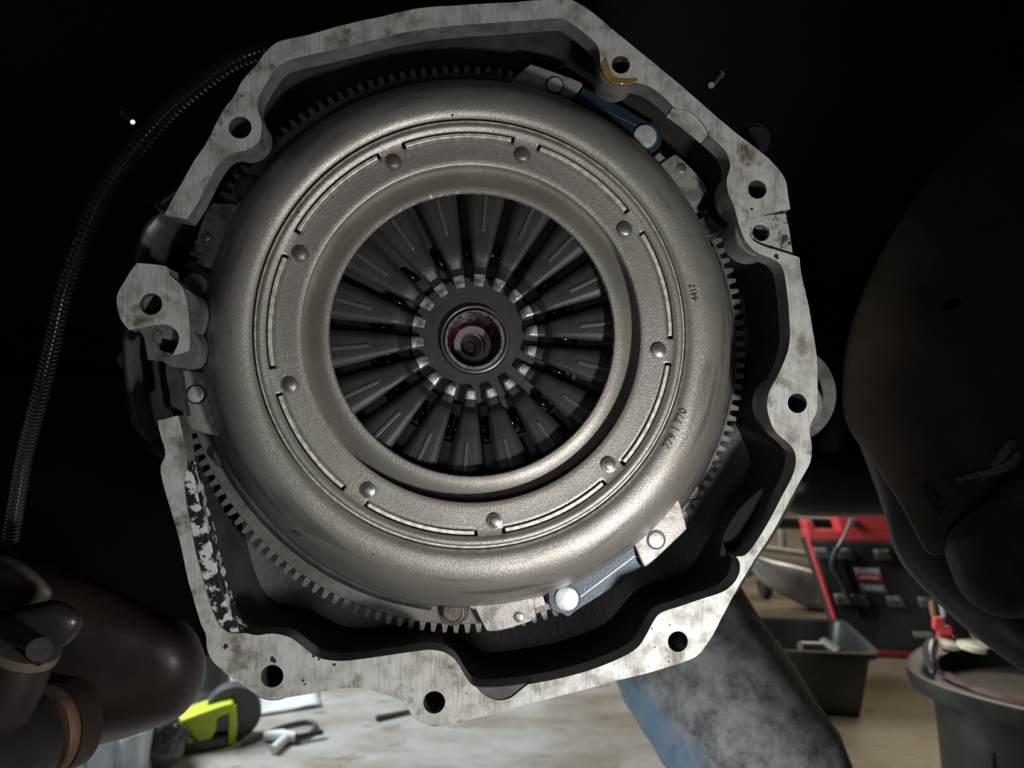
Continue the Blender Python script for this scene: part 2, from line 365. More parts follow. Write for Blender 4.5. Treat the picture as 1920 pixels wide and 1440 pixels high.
def jeans():
    m = mat('dirty_blue_denim', (0.12, 0.215, 0.34), 0.85, 0, (0.2, 0.24, 0.28), 40, .4, .6, .6, 900, (0.075, 0.068, 0.060), 18, .54, .72, bdist=.001, spec=.2)
    nt = m.node_tree; N = nt.nodes; L = nt.links; b = N['Principled BSDF']
    tc = N.new('ShaderNodeTexCoord')
    dp = N.new('ShaderNodeVectorMath'); dp.operation = 'DOT_PRODUCT'; dp.inputs[1].default_value = (.77, 0, .63); L.new(tc.outputs['Object'], dp.inputs[0])
    n = N.new('ShaderNodeTexNoise'); n.inputs['Scale'].default_value = 11; n.inputs['Detail'].default_value = 5; L.new(tc.outputs['Object'], n.inputs['Vector'])
    ad = N.new('ShaderNodeMath'); ad.operation = 'MULTIPLY_ADD'; L.new(n.outputs['Fac'], ad.inputs[0]); ad.inputs[1].default_value = .12; L.new(dp.outputs['Value'], ad.inputs[2])
    r = N.new('ShaderNodeMapRange'); r.inputs[1].default_value = .262; r.inputs[2].default_value = .285; r.inputs[4].default_value = .9; L.new(ad.outputs[0], r.inputs[0])
    n2 = N.new('ShaderNodeTexNoise'); n2.inputs['Scale'].default_value = 34; n2.inputs['Detail'].default_value = 9; n2.inputs['Roughness'].default_value = .72; L.new(tc.outputs['Object'], n2.inputs['Vector'])
    cr = N.new('ShaderNodeMix'); cr.data_type = 'RGBA'; cr.inputs[6].default_value = (.09, .083, .073, 1); cr.inputs[7].default_value = (.36, .355, .33, 1)
    r2 = N.new('ShaderNodeMapRange'); r2.inputs[1].default_value = .38; r2.inputs[2].default_value = .62; L.new(n2.outputs['Fac'], r2.inputs[0]); L.new(r2.outputs[0], cr.inputs[0])
    old = b.inputs['Base Color'].links[0].from_socket
    mx = N.new('ShaderNodeMix'); mx.data_type = 'RGBA'; L.new(r.outputs[0], mx.inputs[0]); L.new(old, mx.inputs[6]); L.new(cr.outputs[2], mx.inputs[7])
    L.new(mx.outputs[2], b.inputs['Base Color'])
    return m
M['denim'] = jeans()
M['leather'] = mat('black_work_boot', (0.02, 0.018, 0.016), 0.5)

# ------------------------------------------------------------------ setting
def floor_tint(m):  # floor turns browner and darker towards the right
    nt = m.node_tree; N = nt.nodes; L = nt.links; b = N['Principled BSDF']
    tc = N.new('ShaderNodeTexCoord'); sx = N.new('ShaderNodeSeparateXYZ'); L.new(tc.outputs['Object'], sx.inputs[0])
    n = N.new('ShaderNodeTexNoise'); n.inputs['Scale'].default_value = 3.5; n.inputs['Detail'].default_value = 5; L.new(tc.outputs['Object'], n.inputs['Vector'])
    a = N.new('ShaderNodeMath'); a.operation = 'MULTIPLY_ADD'; L.new(n.outputs['Fac'], a.inputs[0]); a.inputs[1].default_value = .9; L.new(sx.outputs[0], a.inputs[2])
    r = N.new('ShaderNodeMapRange'); r.inputs[1].default_value = .42; r.inputs[2].default_value = 1.05; r.inputs[4].default_value = .95; L.new(a.outputs[0], r.inputs[0])
    old = b.inputs['Base Color'].links[0].from_socket
    mx = N.new('ShaderNodeMix'); mx.data_type = 'RGBA'; mx.blend_type = 'MULTIPLY'; L.new(r.outputs[0], mx.inputs[0]); L.new(old, mx.inputs[6])
    mx.inputs[7].default_value = (.52, .40, .26, 1); L.new(mx.outputs[2], b.inputs['Base Color'])
floor_tint(M['concrete'])
boxobj('floor', (-4, 4, -1.5, 5, -0.05, 0), M['concrete'], None, 0)['kind'] = 'structure'
boxobj('wall_back', (-4, 4, 4.6, 4.7, 0, 2.6), M['wallpaint'], None, 0)['kind'] = 'structure'

# ------------------------------------------------------------------ bell housing
bell = thing('bell_housing', 'open cast aluminium bell housing ringed with threaded holes around the clutch', 'housing', E)
OUT = [(308,403,1),(322,376),(340,344),(363,303),(387,268),(404,233),(422,201),(439,180),(454,151),(480,122),(497,99),(518,80),(536,74),(579,65),(623,52),(667,41),(712,32),(781,16),(869,9),(962,4),(1025,-1),(1065,-2),(1088,8),(1112,24),(1150,56),(1193,91),(1264,149),(1319,197),(1380,249),(1432,289),(1459,316),(1473,338),(1478,366),(1482,392,1),
       (1450,398),(1428,404),(1413,416),(1406,433),(1411,449),(1432,461),(1460,470),(1490,479),(1499,483,1),
       (1503,515),(1512,553),(1519,587),(1525,625),(1531,662),(1533,700),(1533,756),(1530,776),(1522,791),(1518,809),(1522,831),(1522,856),(1515,876),(1499,904),(1475,949),(1447,1001),(1419,1043),(1402,1071),(1378,1112),(1354,1157),(1340,1185),(1322,1213),(1305,1231),(1274,1244),(1204,1265),(1158,1276),(1100,1292),(1015,1314),(900,1345),(829,1361),(806,1361),(786,1354),(772,1340),(758,1318),(740,1308),(716,1301),(688,1292),(657,1290),(617,1295),(575,1302),(533,1309),(511,1312),(491,1308),(471,1296),(449,1281),(421,1261),(398,1239),(388,1216),(386,1191),(377,1171),(367,1138),(353,1090),(342,1037),(333,1000),(318,950),(304,900),(301,876),(309,855),(308,838),(301,817),(295,789,1),(334,779,1)]
INN = [(342,810),(353,862),(363,905),(375,955),(388,1000),(398,1042),(412,1093),(423,1135),(434,1160),(446,1177),(460,1187),(482,1191),(505,1188),(527,1190),(547,1197),(570,1214),(589,1229),(612,1237),(646,1239),(696,1233),(744,1226),(795,1219),(815,1219),(835,1224),(855,1239),(872,1267),(883,1282),(900,1289),(929,1289),(986,1283),(1044,1273),(1101,1258),(1158,1236),(1193,1216),(1210,1193),(1224,1167),(1239,1149),(1274,1137),(1315,1123),(1354,1110),(1374,1095),(1385,1077),(1387,1057),(1380,1043,1),(1399,1039),(1423,1008),(1447,967),(1465,932),(1485,894),(1492,866),(1489,845),(1475,828),(1459,815),(1447,797),(1439,769),(1439,747),(1445,728),(1459,703),(1475,665),(1481,634),(1480,597),(1477,559),(1472,522),(1466,500),(1453,487),(1425,476),(1409,465),(1397,450),(1386,423),(1377,390),(1365,359),(1363,335),(1369,313),(1366,295),(1355,277),(1325,249),(1276,210),(1245,182),(1221,164),(1203,157),(1184,154),(1166,157),(1145,151),(1130,133),(1126,118),(1123,93),(1111,75),(1093,60),(1065,39),(1047,34),(994,37),(931,42),(869,46),(790,55),(728,67),(650,87),(579,103),(544,112),(524,122),(509,140),(495,163),(484,184),(483,204),(490,228),(490,251),(483,268),(463,281),(439,286),(422,293),(404,315),(387,347),(369,382),(350,411,1)]
def toP(lp, y): return [P(x, yy, y) for x, yy in lp]
arc_top = [(1276,210,1),(1270,205),(1280,204),(1293,208),(1306,217),(1317,230),(1325,241),(1327,251,1)]
inn2 = []
for p in INN:
    if p[:2] == (1276,210): inn2 += [(1330,254,1),(1327,246),(1318,231),(1306,217),(1293,208),(1278,205),(1266,203,1)]
    elif p[:2] == (1325,249): continue
    elif p[:2] == (900,1289): inn2 += [(893,1288,1),(905,1301),(922,1310),(940,1313),(958,1308),(972,1297),(990,1283,1)]
    elif p[:2] in ((929,1289), (986,1283)): continue
    elif p[:2] in ((375,955),(388,1000),(398,1042),(412,1093),(423,1135),(434,1160)):
        inn2.append({375:(351,955),388:(360,1000),398:(368,1042),412:(381,1088),423:(394,1135),434:(410,1170)}[p[0]])
    elif p[:2] == (446,1177): inn2.append((430,1186))
    elif p[:2] == (363,905): inn2.append((345,905))
    elif p[:2] == (353,862): inn2.append((350,872))
    else: inn2.append(p)
out_s = crom(OUT, 4, False, 0.35); inn_s = crom(inn2, 4, False)
inn_raw = crom(INN, 4, False)
HOLES = [(450,239,21,1),(1164,121,18,1),(1420,355,18.5,1),(1495,756,19,0),(1271,1203,19,1),(814,1317,20,1),(510,1268,20,1)]
T = 0.014
loops = [toP(out_s+inn_s, 0)]
def hole_loop(px, py, r, y=0, n=36):
    c = P(px, py, 0); return circ(c[0], c[1], r*S0*0.99, n)
for h in HOLES: loops.append(hole_loop(*h[:3]))
slab('flange', loops, 0, T, [M['flange'], M['castwall']], bell, 0.0006, 30)
def threaded(px, py, r, parent, thr=True, y0=0.0):
    c = P(px, py, 0) if not y0 else P(px, py, y0); R = r*S0*0.955
    prof = [(R*1.05, y0+0.0003), (R*1.0, y0+0.0014)]
    y = y0+0.0014
    if thr:
        while y < y0+0.029:
            prof += [(R*0.965, y+.0004), (R*0.965, y+.0010), (R, y+.0014), (R, y+.0024)]; y += .0024
    else: prof += [(R*0.97, y0+0.029)]
    prof += [(R*0.96, y0+0.0302), (0.0001, y0+0.0304)]
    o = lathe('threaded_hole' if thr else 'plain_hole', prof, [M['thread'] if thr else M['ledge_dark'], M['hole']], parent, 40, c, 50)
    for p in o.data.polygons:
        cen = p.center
        if cen.y > y0+(0.0300 if thr else 0.010) or (thr and cen.y > y0+.002 and math.hypot(cen.x-c[0], cen.z-c[1]) > R*.990): p.material_index = 1  # near-black thread roots and hole ends: shade put into the colour
    return o
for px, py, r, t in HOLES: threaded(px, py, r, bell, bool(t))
# ledges a step below the machined face
def ledge(name, pts, y0, y1, m, sub=3, holes=()):
    lp = [toP(crom(pts, sub), 0)] + [hole_loop(*h) for h in holes]
    return slab(name, lp, y0, y1, [m], bell, 0.0004, 30)
ledge('ledge', [(1420,402,1),(1478,397,1),(1485,433),(1491,474,1),(1470,480,1),(1420,462),(1400,445),(1398,420)], 0.0028, T, M['ledge'], 3, [(1431,433,17)])
threaded(1431, 433, 17, bell, False, 0.0028)
ledge('ledge', [(1262,201,1),(1270,204),(1293,203),(1312,216),(1330,245),(1328,252,1),(1300,229),(1276,210)], 0.0014, T, M['flange'], 2)
ledge('ledge', [(885,1284,1),(893,1299),(920,1316),(940,1319),(962,1314),(980,1300),(998,1281,1),(960,1286),(929,1289),(900,1289)], 0.0012, T, M['pocket'], 2)
ledge('ledge', [(352,866,1),(363,905),(375,955),(388,1000),(398,1042),(412,1093),(423,1135),(434,1160),(446,1177),(456,1186,1),(430,1192,1),(405,1172),(388,1135),(374,1088),(361,1042),(352,1000),(343,955),(337,905),(338,872)], 0.0012, T, M['residue'], 3)
# lip wall under the bosses: rounded cast bosses standing deeper than the flange
def boss(px, py, r, d, hx, hy, hr, y0=.0045):
    c = P(px, py, 0)
    slab('boss', [circ(c[0], c[1], r*S0, 44), hole_loop(hx, hy, hr)], y0, d, M['castwall'], bell, 0.0008, 30)
for a_ in ((1164,121,40,.024,1164,121,18),(1420,352,58,.024,1420,355,18.5),(1431,430,50,.026,1431,433,17),(1495,756,57,.024,1495,756,19),(450,239,42,.022,450,239,21),(1271,1203,46,.022,1271,1203,19),(814,1302,52,.022,814,1317,20),(510,1262,54,.022,510,1268,20)): boss(*a_)
# small casting pits in the machined face
for px, py, r in ((423,1212,4.2),(511,1236,4.5),(515,1240,3.2),(588,1230,2.6),(598,1236,2.2),(627,1246,3),(568,1276,2.5),(572,1283,2),(1256,1172,1.6),(1228,1213,1.4),(1254,1240,1.8),(1222,1178,1.6),(875,1300,1.3),(454,180,2),(1409,392,3),(1456,481,5),(1466,397,2.5)):
    c = P(px, py, 0); R_ = r*S0
    slab('casting_pit', [[(c[0]+R_*(1+.25*math.sin(3*a+px))*math.cos(a), c[1]+R_*(1+.25*math.sin(2*a+py))*math.sin(a)) for a in [2*PI*k/12 for k in range(12)]]], -0.00012, 0.0006, M['hole'], bell)
# cavity walls
cen = (0.0, 0.0)
innP = toP(inn_raw, T)
def rin(a):
    best = None
    for (x0, z0), (x1, z1) in zip(innP, innP[1:]):
        dx, dz = math.cos(a), math.sin(a); ex, ez = x1-x0, z1-z0
        den = dx*ez-dz*ex
        if abs(den) < 1e-12: continue
        t = (x0*ez-z0*ex)/den; u = (x0*dz-z0*dx)/den
        if t > 0 and 0 <= u <= 1: best = t if best is None else max(best, t)
    return best
NW = 240; rw = []
for i in range(NW):
    a = 2*PI*i/NW; q = rin(a); rw.append(None if q is None else max(q+0.0025, 0.1848))
rv = [q if q is not None else 0.197 for q in rw]
rs = [sum(rv[(i+k) % NW] for k in (-2, -1, 0, 1, 2))/5 for i in range(NW)]
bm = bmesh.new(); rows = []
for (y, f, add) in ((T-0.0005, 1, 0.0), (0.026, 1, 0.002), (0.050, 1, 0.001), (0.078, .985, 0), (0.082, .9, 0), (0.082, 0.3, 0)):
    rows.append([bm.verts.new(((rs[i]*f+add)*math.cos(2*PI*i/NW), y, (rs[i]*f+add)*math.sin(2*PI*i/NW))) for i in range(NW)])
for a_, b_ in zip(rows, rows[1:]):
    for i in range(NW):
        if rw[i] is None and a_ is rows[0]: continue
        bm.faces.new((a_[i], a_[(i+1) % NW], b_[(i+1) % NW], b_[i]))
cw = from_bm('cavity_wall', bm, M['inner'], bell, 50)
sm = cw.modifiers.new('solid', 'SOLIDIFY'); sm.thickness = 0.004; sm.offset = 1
# cast web bars inside, lower right and left
ledge('casting_rib', [(1366,1052,1),(1374,1008),(1402,962),(1436,928),(1452,915,1),(1444,955),(1405,1028),(1385,1050,1)], 0.0145, 0.030, M['black'], 3)  # near-black colour puts the cavity shade into this rib
ledge('casting_rib', [(301,668),(313,700),(318,740),(325,778),(300,778),(293,735),(286,700),(287,676)], 0.018, 0.026, M['pocket'], 3)
# amber oil run on the top right lug
lp = [(1135,108),(1128,126),(1137,146),(1155,157),(1180,157),(1196,152),(1193,147),(1175,148),(1157,146),(1146,135),(1141,120)]
slab('oil_film', [toP(crom(lp, 4), 0)], -0.0004, 0.0006, M['oil'], bell, 0.0003)
# separate looking lug on the left, the starter opening gap above and below it
LUG = [(245,508),(257,493,1),(311,499),(318,515),(339,535),(349,560),(354,594),(356,643),(351,659),(323,667,1),(334,643),(334,626),(321,612),(304,608),(276,612),(242,619,1),(226,598),(219,570),(221,549),(235,525)]
slab('mounting_lug', [toP(crom(LUG, 4), 0), hole_loop(283,570,20)], 0, T, [M['flange'], M['castwall']], bell, 0.0006)
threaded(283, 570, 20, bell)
slab('ledge', [toP(crom([(250,612,1),(264,629),(269,652),(273,674,1),(290,672),(318,666),(340,655),(345,625),(325,600),(290,600)], 3), 0), hole_loop(311,637,22)], 0.0026, T, M['ledge_dark'], bell, 0.0004)
threaded(311, 637, 22, bell, False, 0.0026)
boss(318, 584, 50, .026, 283, 570, 20); boss(328, 648, 38, .026, 311, 637, 22)

# ------------------------------------------------------------------ flywheel with ring gear
yF = 0.055
cF = P(876, 643, yF)
fly = thing('flywheel', 'dull iron flywheel disc behind the clutch cover, toothed all round', 'flywheel', E)
R_tip, R_root, R_in = RR(534, yF), RR(519, yF), RR(440, yF)
lathe('flywheel_disc', [(0.001, yF+.016), (RR(60, yF), yF+.016), (RR(62, yF), yF+.006), (R_in, yF+.006), (R_in, yF), (R_root-.0008, yF), (R_root, yF+.0008), (R_root, yF+.013), (R_root-.01, yF+.016)], M['flywheel'], fly, 180, cF, 30)
bm = bmesh.new(); NT = 160; pitch = 2*PI/NT
hw = pitch*R_root*0.30; tw = hw*0.62
v = []
for y in (yF+0.0006, yF+0.0125):
    v.append([bm.verts.new((x, y, z)) for x, z in ((R_root-.001, -hw), (R_root-.001, hw), (R_tip-.0006, tw), (R_tip, tw*.7), (R_tip, -tw*.7), (R_tip-.0006, -tw))])
bm.faces.new(v[0]); bm.faces.new(v[1])
for i in range(6): bm.faces.new((v[0][i], v[0][(i+1) % 6], v[1][(i+1) % 6], v[1][i]))
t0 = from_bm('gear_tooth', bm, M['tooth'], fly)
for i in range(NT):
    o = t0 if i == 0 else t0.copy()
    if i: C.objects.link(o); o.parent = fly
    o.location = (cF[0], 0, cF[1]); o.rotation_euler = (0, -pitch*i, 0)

# ------------------------------------------------------------------ clutch cover
cov = thing('clutch_cover', 'round pressed steel clutch cover in the middle of the housing', 'clutch', E)
cC = (0, 0)
def rp(r, y): return (RR(r, y), y)
# (pixel radius at that depth, depth)
PR = [(265, .0220), (266, .0195), (269, .0184), (276, .0180), (284, .0186), (293, .0202), (302, .0228), (309, .0252), (314, .0262), (316.5, .0250), (317.5, .0180), (318.5, .0132), (321, .0127), (330, .0125), (345, .0123), (362, .0120),
      (369.5, .0116), (380.5, .0112), (384, .0106), (389, .0094), (395, .0090), (399, .0096), (400.5, .0112), (401, .0150), (404.6, .0150), (405.4, .0112), (409, .0098), (416, .0082), (426, .0074), (440, .0072), (453, .0080), (465, .0102), (476, .0140), (484, .0190), (490, .0255), (493.5, .0330), (495, .0420), (496, .0500)]
prof = [rp(r, y) for r, y in PR]
# centre line: features were measured around (888,621) at GY; keep coaxial
sl_k = [i for i, p in enumerate(PR) if p[0] == 369.5][0]
RIV0 = math.radians(74.5)
def inslot(a):
    d = (math.degrees(a)-74.5) % 40
    return 3.6 < d < 36.4
def jitf(k, a):
    if k == 0: return 0.0006*noise.noise(Vector((math.cos(a)*60, math.sin(a)*60, 0)))
    if k == 1: return 0.0003*noise.noise(Vector((math.cos(a)*50, math.sin(a)*50, 3)))
    return 0
cp = lathe('cover_plate', prof, M['cover'], cov, 720, cC, 40, jit=jitf, skip=lambda k, a: k == sl_k and inslot(a))
sm = cp.modifiers.new('solid', 'SOLIDIFY'); sm.thickness = 0.0016; sm.offset = -1
# make sure thickness goes away from the viewer
bm = bmesh.new(); bm.from_mesh(cp.data); bm.faces.ensure_lookup_table()
fz = [f for f in bm.faces if abs((f.calc_center_median().xz).length-RR(340, .012)) < .004]
if fz and fz[0].normal.y > 0: bmesh.ops.reverse_faces(bm, faces=bm.faces)
bm.to_mesh(cp.data); bm.free()
# rolled lips standing in the nine slots
def arcbar(name, r0, r1, y0, y1, a0, a1, m, parent, n=40, c=(0, 0), bw=.0003):
    bm = bmesh.new(); rows = []
    for i in range(n+1):
        a = math.radians(a0+(a1-a0)*i/n)
        rows.append([bm.verts.new((c[0]+r*math.cos(a), y, c[1]+r*math.sin(a))) for r, y in ((r0, y0), (r1, y0), (r1, y1), (r0, y1))])
    for a_, b_ in zip(rows, rows[1:]):
        for k in range(4): bm.faces.new((a_[k], a_[(k+1) % 4], b_[(k+1) % 4], b_[k]))
    bm.faces.new(rows[0]); bm.faces.new(list(reversed(rows[-1])))
    o = from_bm(name, bm, m, parent, 40)
    if bw: bevel(o, bw)
    return o
l0 = arcbar('slot_lip', RR(370.2, .0116), RR(377.4, .0116), .0101, .0170, -15.6, 15.6, M['lip'], cov, 40)
pk = arcbar('slot_shadow', RR(368, .016), RR(384, .016), .0185, .0200, -17.5, 17.5, M['plate'], cov, 30, bw=0); pk.name = 'slot_shade_strip'  # dark strip under each slot, put in for the slot's shade
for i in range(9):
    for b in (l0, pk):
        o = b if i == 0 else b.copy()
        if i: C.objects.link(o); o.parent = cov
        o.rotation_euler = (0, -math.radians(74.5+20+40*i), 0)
lathe('bead_highlight', [rp(399.6, .0100), rp(400.2, .0090), rp(402.2, .0090), rp(402.8, .0100), rp(402.9, .0145)], M['lip'], cov, 240, (0, 0), 40)  # bright ring painted in as the highlight along the bead
# nine rivets
RV = [(738,303),(980,290),(1172,430),(1236,657),(1142,872),(928,978),(690,920),(543,722),(562,475)]
Rr = 14.6*S0*1.03
rp0 = [(0.0001, .0105), (Rr*.62, .0104), (Rr*.70, .01075), (Rr*.93, .0109), (Rr, .0116), (Rr, .0135)]
rv0 = lathe('rivet', rp0, M['rivet'], cov, 32, (0, 0), 50)
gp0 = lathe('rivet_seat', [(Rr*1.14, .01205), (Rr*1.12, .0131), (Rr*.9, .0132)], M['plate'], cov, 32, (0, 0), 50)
for i, (px, py) in enumerate(RV):
    x, z = P(px, py, .0112)
    for b in (rv0, gp0):
        o = b if i == 0 else b.copy()
        if i: C.objects.link(o); o.parent = cov
        o.location = (x, -.0002, z)
# etched number on the shoulder
def yprof(rpx_m):
    for (r0, y0), (r1, y1) in zip(prof, prof[1:]):
        if r0 <= rpx_m <= r1: return y0+(y1-y0)*(rpx_m-r0)/(r1-r0)
    return prof[-1][1]
def ring_text(s, size, rbase, ang, name):
    me = text_mesh(s, size, 0.0003, name)
    for v_ in me.vertices:
        x, y, z = v_.co
        r = rbase - y; a = ang + x/rbase
        v_.co = (r*math.cos(a), yprof(r)-0.00025-z, r*math.sin(a))
    return link(name, me, M['stamp'], cov)
ring_text('779 1 770', 0.0064, RR(431, .0085), math.radians(-26.0), 'etched_number')
ring_text('4417', 0.0052, RR(433, .0085), math.radians(10), 'etched_number')
for px, py, r in ((848,215,3.2),(559,398,2.6),(556,402,1.8),(405,570,3),(430,474,2.2),(560,1002,9),(1100,500,1.4),(700,1040,2)):
    x, z = P(px, py, .010); q_ = math.hypot(x, z); yy_ = yprof(q_); x, z = P(px, py, yy_); R_ = r*S0
    slab('surface_nick', [[(x+R_*(1+.4*math.sin(3*a+px))*math.cos(a), z+R_*.6*math.sin(a)) for a in [2*PI*k/12 for k in range(12)]]], yprof(math.hypot(x, z))-.0003, yprof(math.hypot(x, z))+.0012, M['ink'], cov)
for px, py, m_ in ((595,1037,'teal'),(633,1064,'chalk')):
    x, z = P(px, py, .0478)
    slab('paint_dot', [circ(x, z, .0022, 16)], .0468, .049, M[m_], cov)
# mounting ears, drive straps and bolts, three of each, 120 degrees apart
def rot3(objs):
    for k in (1, 2):
        for b in objs:
            o = b.copy(); C.objects.link(o); o.parent = b.parent; o.rotation_euler = (0, math.radians(120)*k, 0)
            for ch in b.children: q = ch.copy(); C.objects.link(q); q.parent = o
ye = 0.040
def poly(pts, y, sub=3): return toP(crom(pts, sub), y)
ear = slab('strap_ear', [poly([(1188,1018,1),(1225,985),(1262,930),(1276,945),(1289,992,1),(1262,1018),(1216,1060),(1205,1058)], ye)], ye, ye+.004, M['ear'], cov, .0008)
def stud(name, px, py, r, y, h, m, parent, n=32):
    x, z = P(px, py, y); R = r*S0*(0.416+y)/.416
    return lathe(name, [(0.0001, y-h), (R*.8, y-h), (R*.97, y-h*.8), (R, y-h*.5), (R, y+.003)], m, parent, n, (x, z), 50)
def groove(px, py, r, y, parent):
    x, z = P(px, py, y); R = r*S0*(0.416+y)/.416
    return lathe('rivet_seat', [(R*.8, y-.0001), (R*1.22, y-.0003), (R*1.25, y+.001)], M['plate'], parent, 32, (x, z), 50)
rv1 = stud('ear_rivet', 1230, 1012, 15, ye, .0014, M['rivet_bright'], cov); gv1 = groove(1230, 1012, 15, ye, cov)
foot = slab('cover_foot', [poly([(883,1128,1),(890,1140),(912,1182,1),(925,1184),(952,1179),(998,1164),(1004,1156),(1001,1124,1),(990,1118,1),(940,1126)], .044)], .044, .049, M['ear'], cov, .0009)
frv = stud('foot_rivet', 973, 1157, 9, .044, .0012, M['rivet'], cov)
blk = slab('stop_block', [poly([(995,1113,1),(1016,1107,1),(1024,1135,1),(1003,1142,1)], .046)], .046, .052, M['ear'], cov, .0006)
rim = slab('cover_rim', [poly([(884,1128),(886,1142),(930,1143),(985,1134),(1002,1124),(998,1112),(940,1112)], .046)], .0445, .050, M['ear'], cov, .0015)
STR = [(1028,1103,1),(1062,1094),(1120,1070),(1188,1018,1),(1195,1050),(1205,1062,1),(1150,1102),(1085,1143),(1066,1157),(1055,1152),(1036,1146),(1029,1130)]
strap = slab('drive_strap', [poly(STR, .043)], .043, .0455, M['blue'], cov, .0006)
sedge = slab('strap_crease', [poly([(1088,1118,1),(1190,1041,1),(1191,1042.5,1),(1089,1119.5,1)], .043, 1)], .0427, .0432, M['rivet'], cov, 0)
spin = stud('strap_rivet', 1062, 1122, 22.5, .043, .0022, M['rivet_bright'], cov); sg = groove(1062, 1122, 21.5, .043, cov)
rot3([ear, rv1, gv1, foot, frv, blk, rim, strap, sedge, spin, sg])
for i, (px, py, r) in enumerate(((850,1145,20),(1293,918,16))):
    y = .0535; x, z = P(px, py, y); R = r*S0*1.12
    for k in range(3):
        a = math.radians(-120*k); X = x*math.cos(a)-z*math.sin(a); Z = x*math.sin(a)+z*math.cos(a)
        b = lathe('cover_bolt', [(0.0001, y-.0034), (R*.80, y-.0034), (R*.86, y-.0044), (R*.97, y-.0042), (R, y-.003), (R, y+.004)], M['bolt'], cov, 40, (X, Z), 50)
        lathe('bolt_recess_shade', [(R*.9, y+.0009), (R*1.42, y+.0009), (R*1.46, y+.0016), (R*1.4, y+.003)], M['pocket'], cov, 40, (X, Z), 50)  # dark washer painted in for the shade of the bolt recess
# pressure plate seen as a dark step under the cover
cPl = P(880, 633, .047)
pp = lathe('pressure_plate', [rp(470, .049), rp(499, .0475), rp(503, .0485), rp(504, .0545), rp(480, .0548)], M['plate'], cov, 160, cPl, 30, a0=math.radians(183), a1=math.radians(262))
for k in (1, 2):
    o = pp.copy(); C.objects.link(o); o.parent = cov; o.rotation_euler = (0, math.radians(120)*k, 0)

# diaphragm spring fingers
def fprof(r):     # pixel radius -> depth
    pts = [(85, .0440), (96, .0372), (103, .0345), (112, .0350), (132, .0352), (146, .0325), (160, .0318), (270, .0290), (300, .028)]
    for (a, ya), (b, yb) in zip(pts, pts[1:]):
        if a <= r <= b: return ya+(yb-ya)*(r-a)/(b-a)
    return pts[-1][1]
rads = [96, 98, 103, 111, 118, 125, 132, 139, 146, 160, 200, 240, 272, 292]
def finger_mesh():
    bm = bmesh.new(); rows = []
    for r in rads:
        y = fprof(r); Rm = RR(r, y); half = (math.radians(20)*Rm - RR(18, y))/2
        row = []
        for s in (-1, -.5, 0, .5, 1):
            row.append(bm.verts.new((Rm, y+abs(s)**2*.0004, half*s)))
        rows.append(row)
    for i, (a, b) in enumerate(zip(rows, rows[1:])):
        for k in range(4):
            f = bm.faces.new((a[k], a[k+1], b[k+1], b[k])); r = rads[i]
            f.material_index = 1 if r < 116 else (2 if r < 144 else 0)
    bmesh.ops.recalc_face_normals(bm, faces=bm.faces)
    if bm.faces[0].normal.y > 0: bmesh.ops.reverse_faces(bm, faces=bm.faces)
    me = bpy.data.meshes.new('diaphragm_finger'); bm.to_mesh(me); bm.free()
    return me
fm = finger_mesh()
f0 = link('diaphragm_finger', fm, [M['finger'], M['fingertip'], M['bend']], cov, 30)
sm = f0.modifiers.new('solid', 'SOLIDIFY'); sm.thickness = .0024; sm.offset = -1
bm = bmesh.new(); y0_, y1_ = fprof(200), fprof(270)
box(bm, RR(199, y0_), RR(268, y1_), .0278, .033, -RR(3.4, .03), RR(3.4, .03)); 
for v_ in bm.verts:
    if v_.co.y < .03: v_.co.y = (y0_ if v_.co.x < RR(230, .03) else y1_)-.0007
r0_ = from_bm('finger_rib', bm, M['rib'], f0); bevel(r0_, .0003)
for i in range(18):
    if i == 0: o = f0
    else:
        o = f0.copy(); C.objects.link(o); o.parent = cov
        q = r0_.copy(); C.objects.link(q); q.parent = o
    cf = P(891, 629, .03)
    o.location = (cf[0], 0, cf[1]); o.rotation_euler = (0, -math.radians(85.6+20*i), 0)

# ------------------------------------------------------------------ clutch disc behind the fingers
dsc = thing('clutch_disc', 'dark clutch friction disc seen between the spring fingers', 'clutch disc', E)
cD = P(890, 637, .042)
lathe('disc_plate', [rp(64, .0425), rp(66, .0415), rp(118, .0415), rp(124, .046), rp(190, .046), rp(196, .043), rp(320, .043)], M['disc'], dsc, 96, cD, 30)
pl = bpy.data.meshes.new('x')
def coil(name, length, r, wire, turns):
    pts = []
    for i in range(turns*10+1):
        a = 2*PI*i/10; pts.append((r*math.cos(a), r*math.sin(a), -length/2+length*i/(turns*10)))
    return tube(name, pts, wire, M['springs'], dsc, 8, True, 60)
s0 = coil('damper_spring', .040, .0058, .0019, 9)
for i in range(8):
    o = s0 if i == 0 else s0.copy()
    if i: C.objects.link(o); o.parent = dsc
    a = math.radians(18+45*i); R = RR(163, .044)
    o.location = (cD[0]+R*math.cos(a), .0460, cD[1]+R*math.sin(a)); o.rotation_euler = (0, -a, 0)
lathe('hub_collar', [rp(64.5, .0415), rp(64, .0385), rp(61.5, .038), rp(59.5, .0385), rp(59, .0415)], M['hubring'], dsc, 80, cD, 40)
lathe('hub_groove', [rp(60, .0405), rp(55, .0405)], M['hole'], dsc, 60, cD, 40)
cH = P(890, 637.5, .038)
lathe('splined_hub', [rp(56.3, .041), rp(56.2, .0372), rp(55, .0368), rp(50.5, .0368), rp(49.5, .0374), rp(49, .040), rp(49, .058)], M['hub'], dsc, 120, cH, 40,
      jit=lambda k, a: (RR(2.6, .04)*(1 if math.sin(a*24) > 0 else 0)) if k >= 5 else 0)
cB = P(885, 646.5, .055)
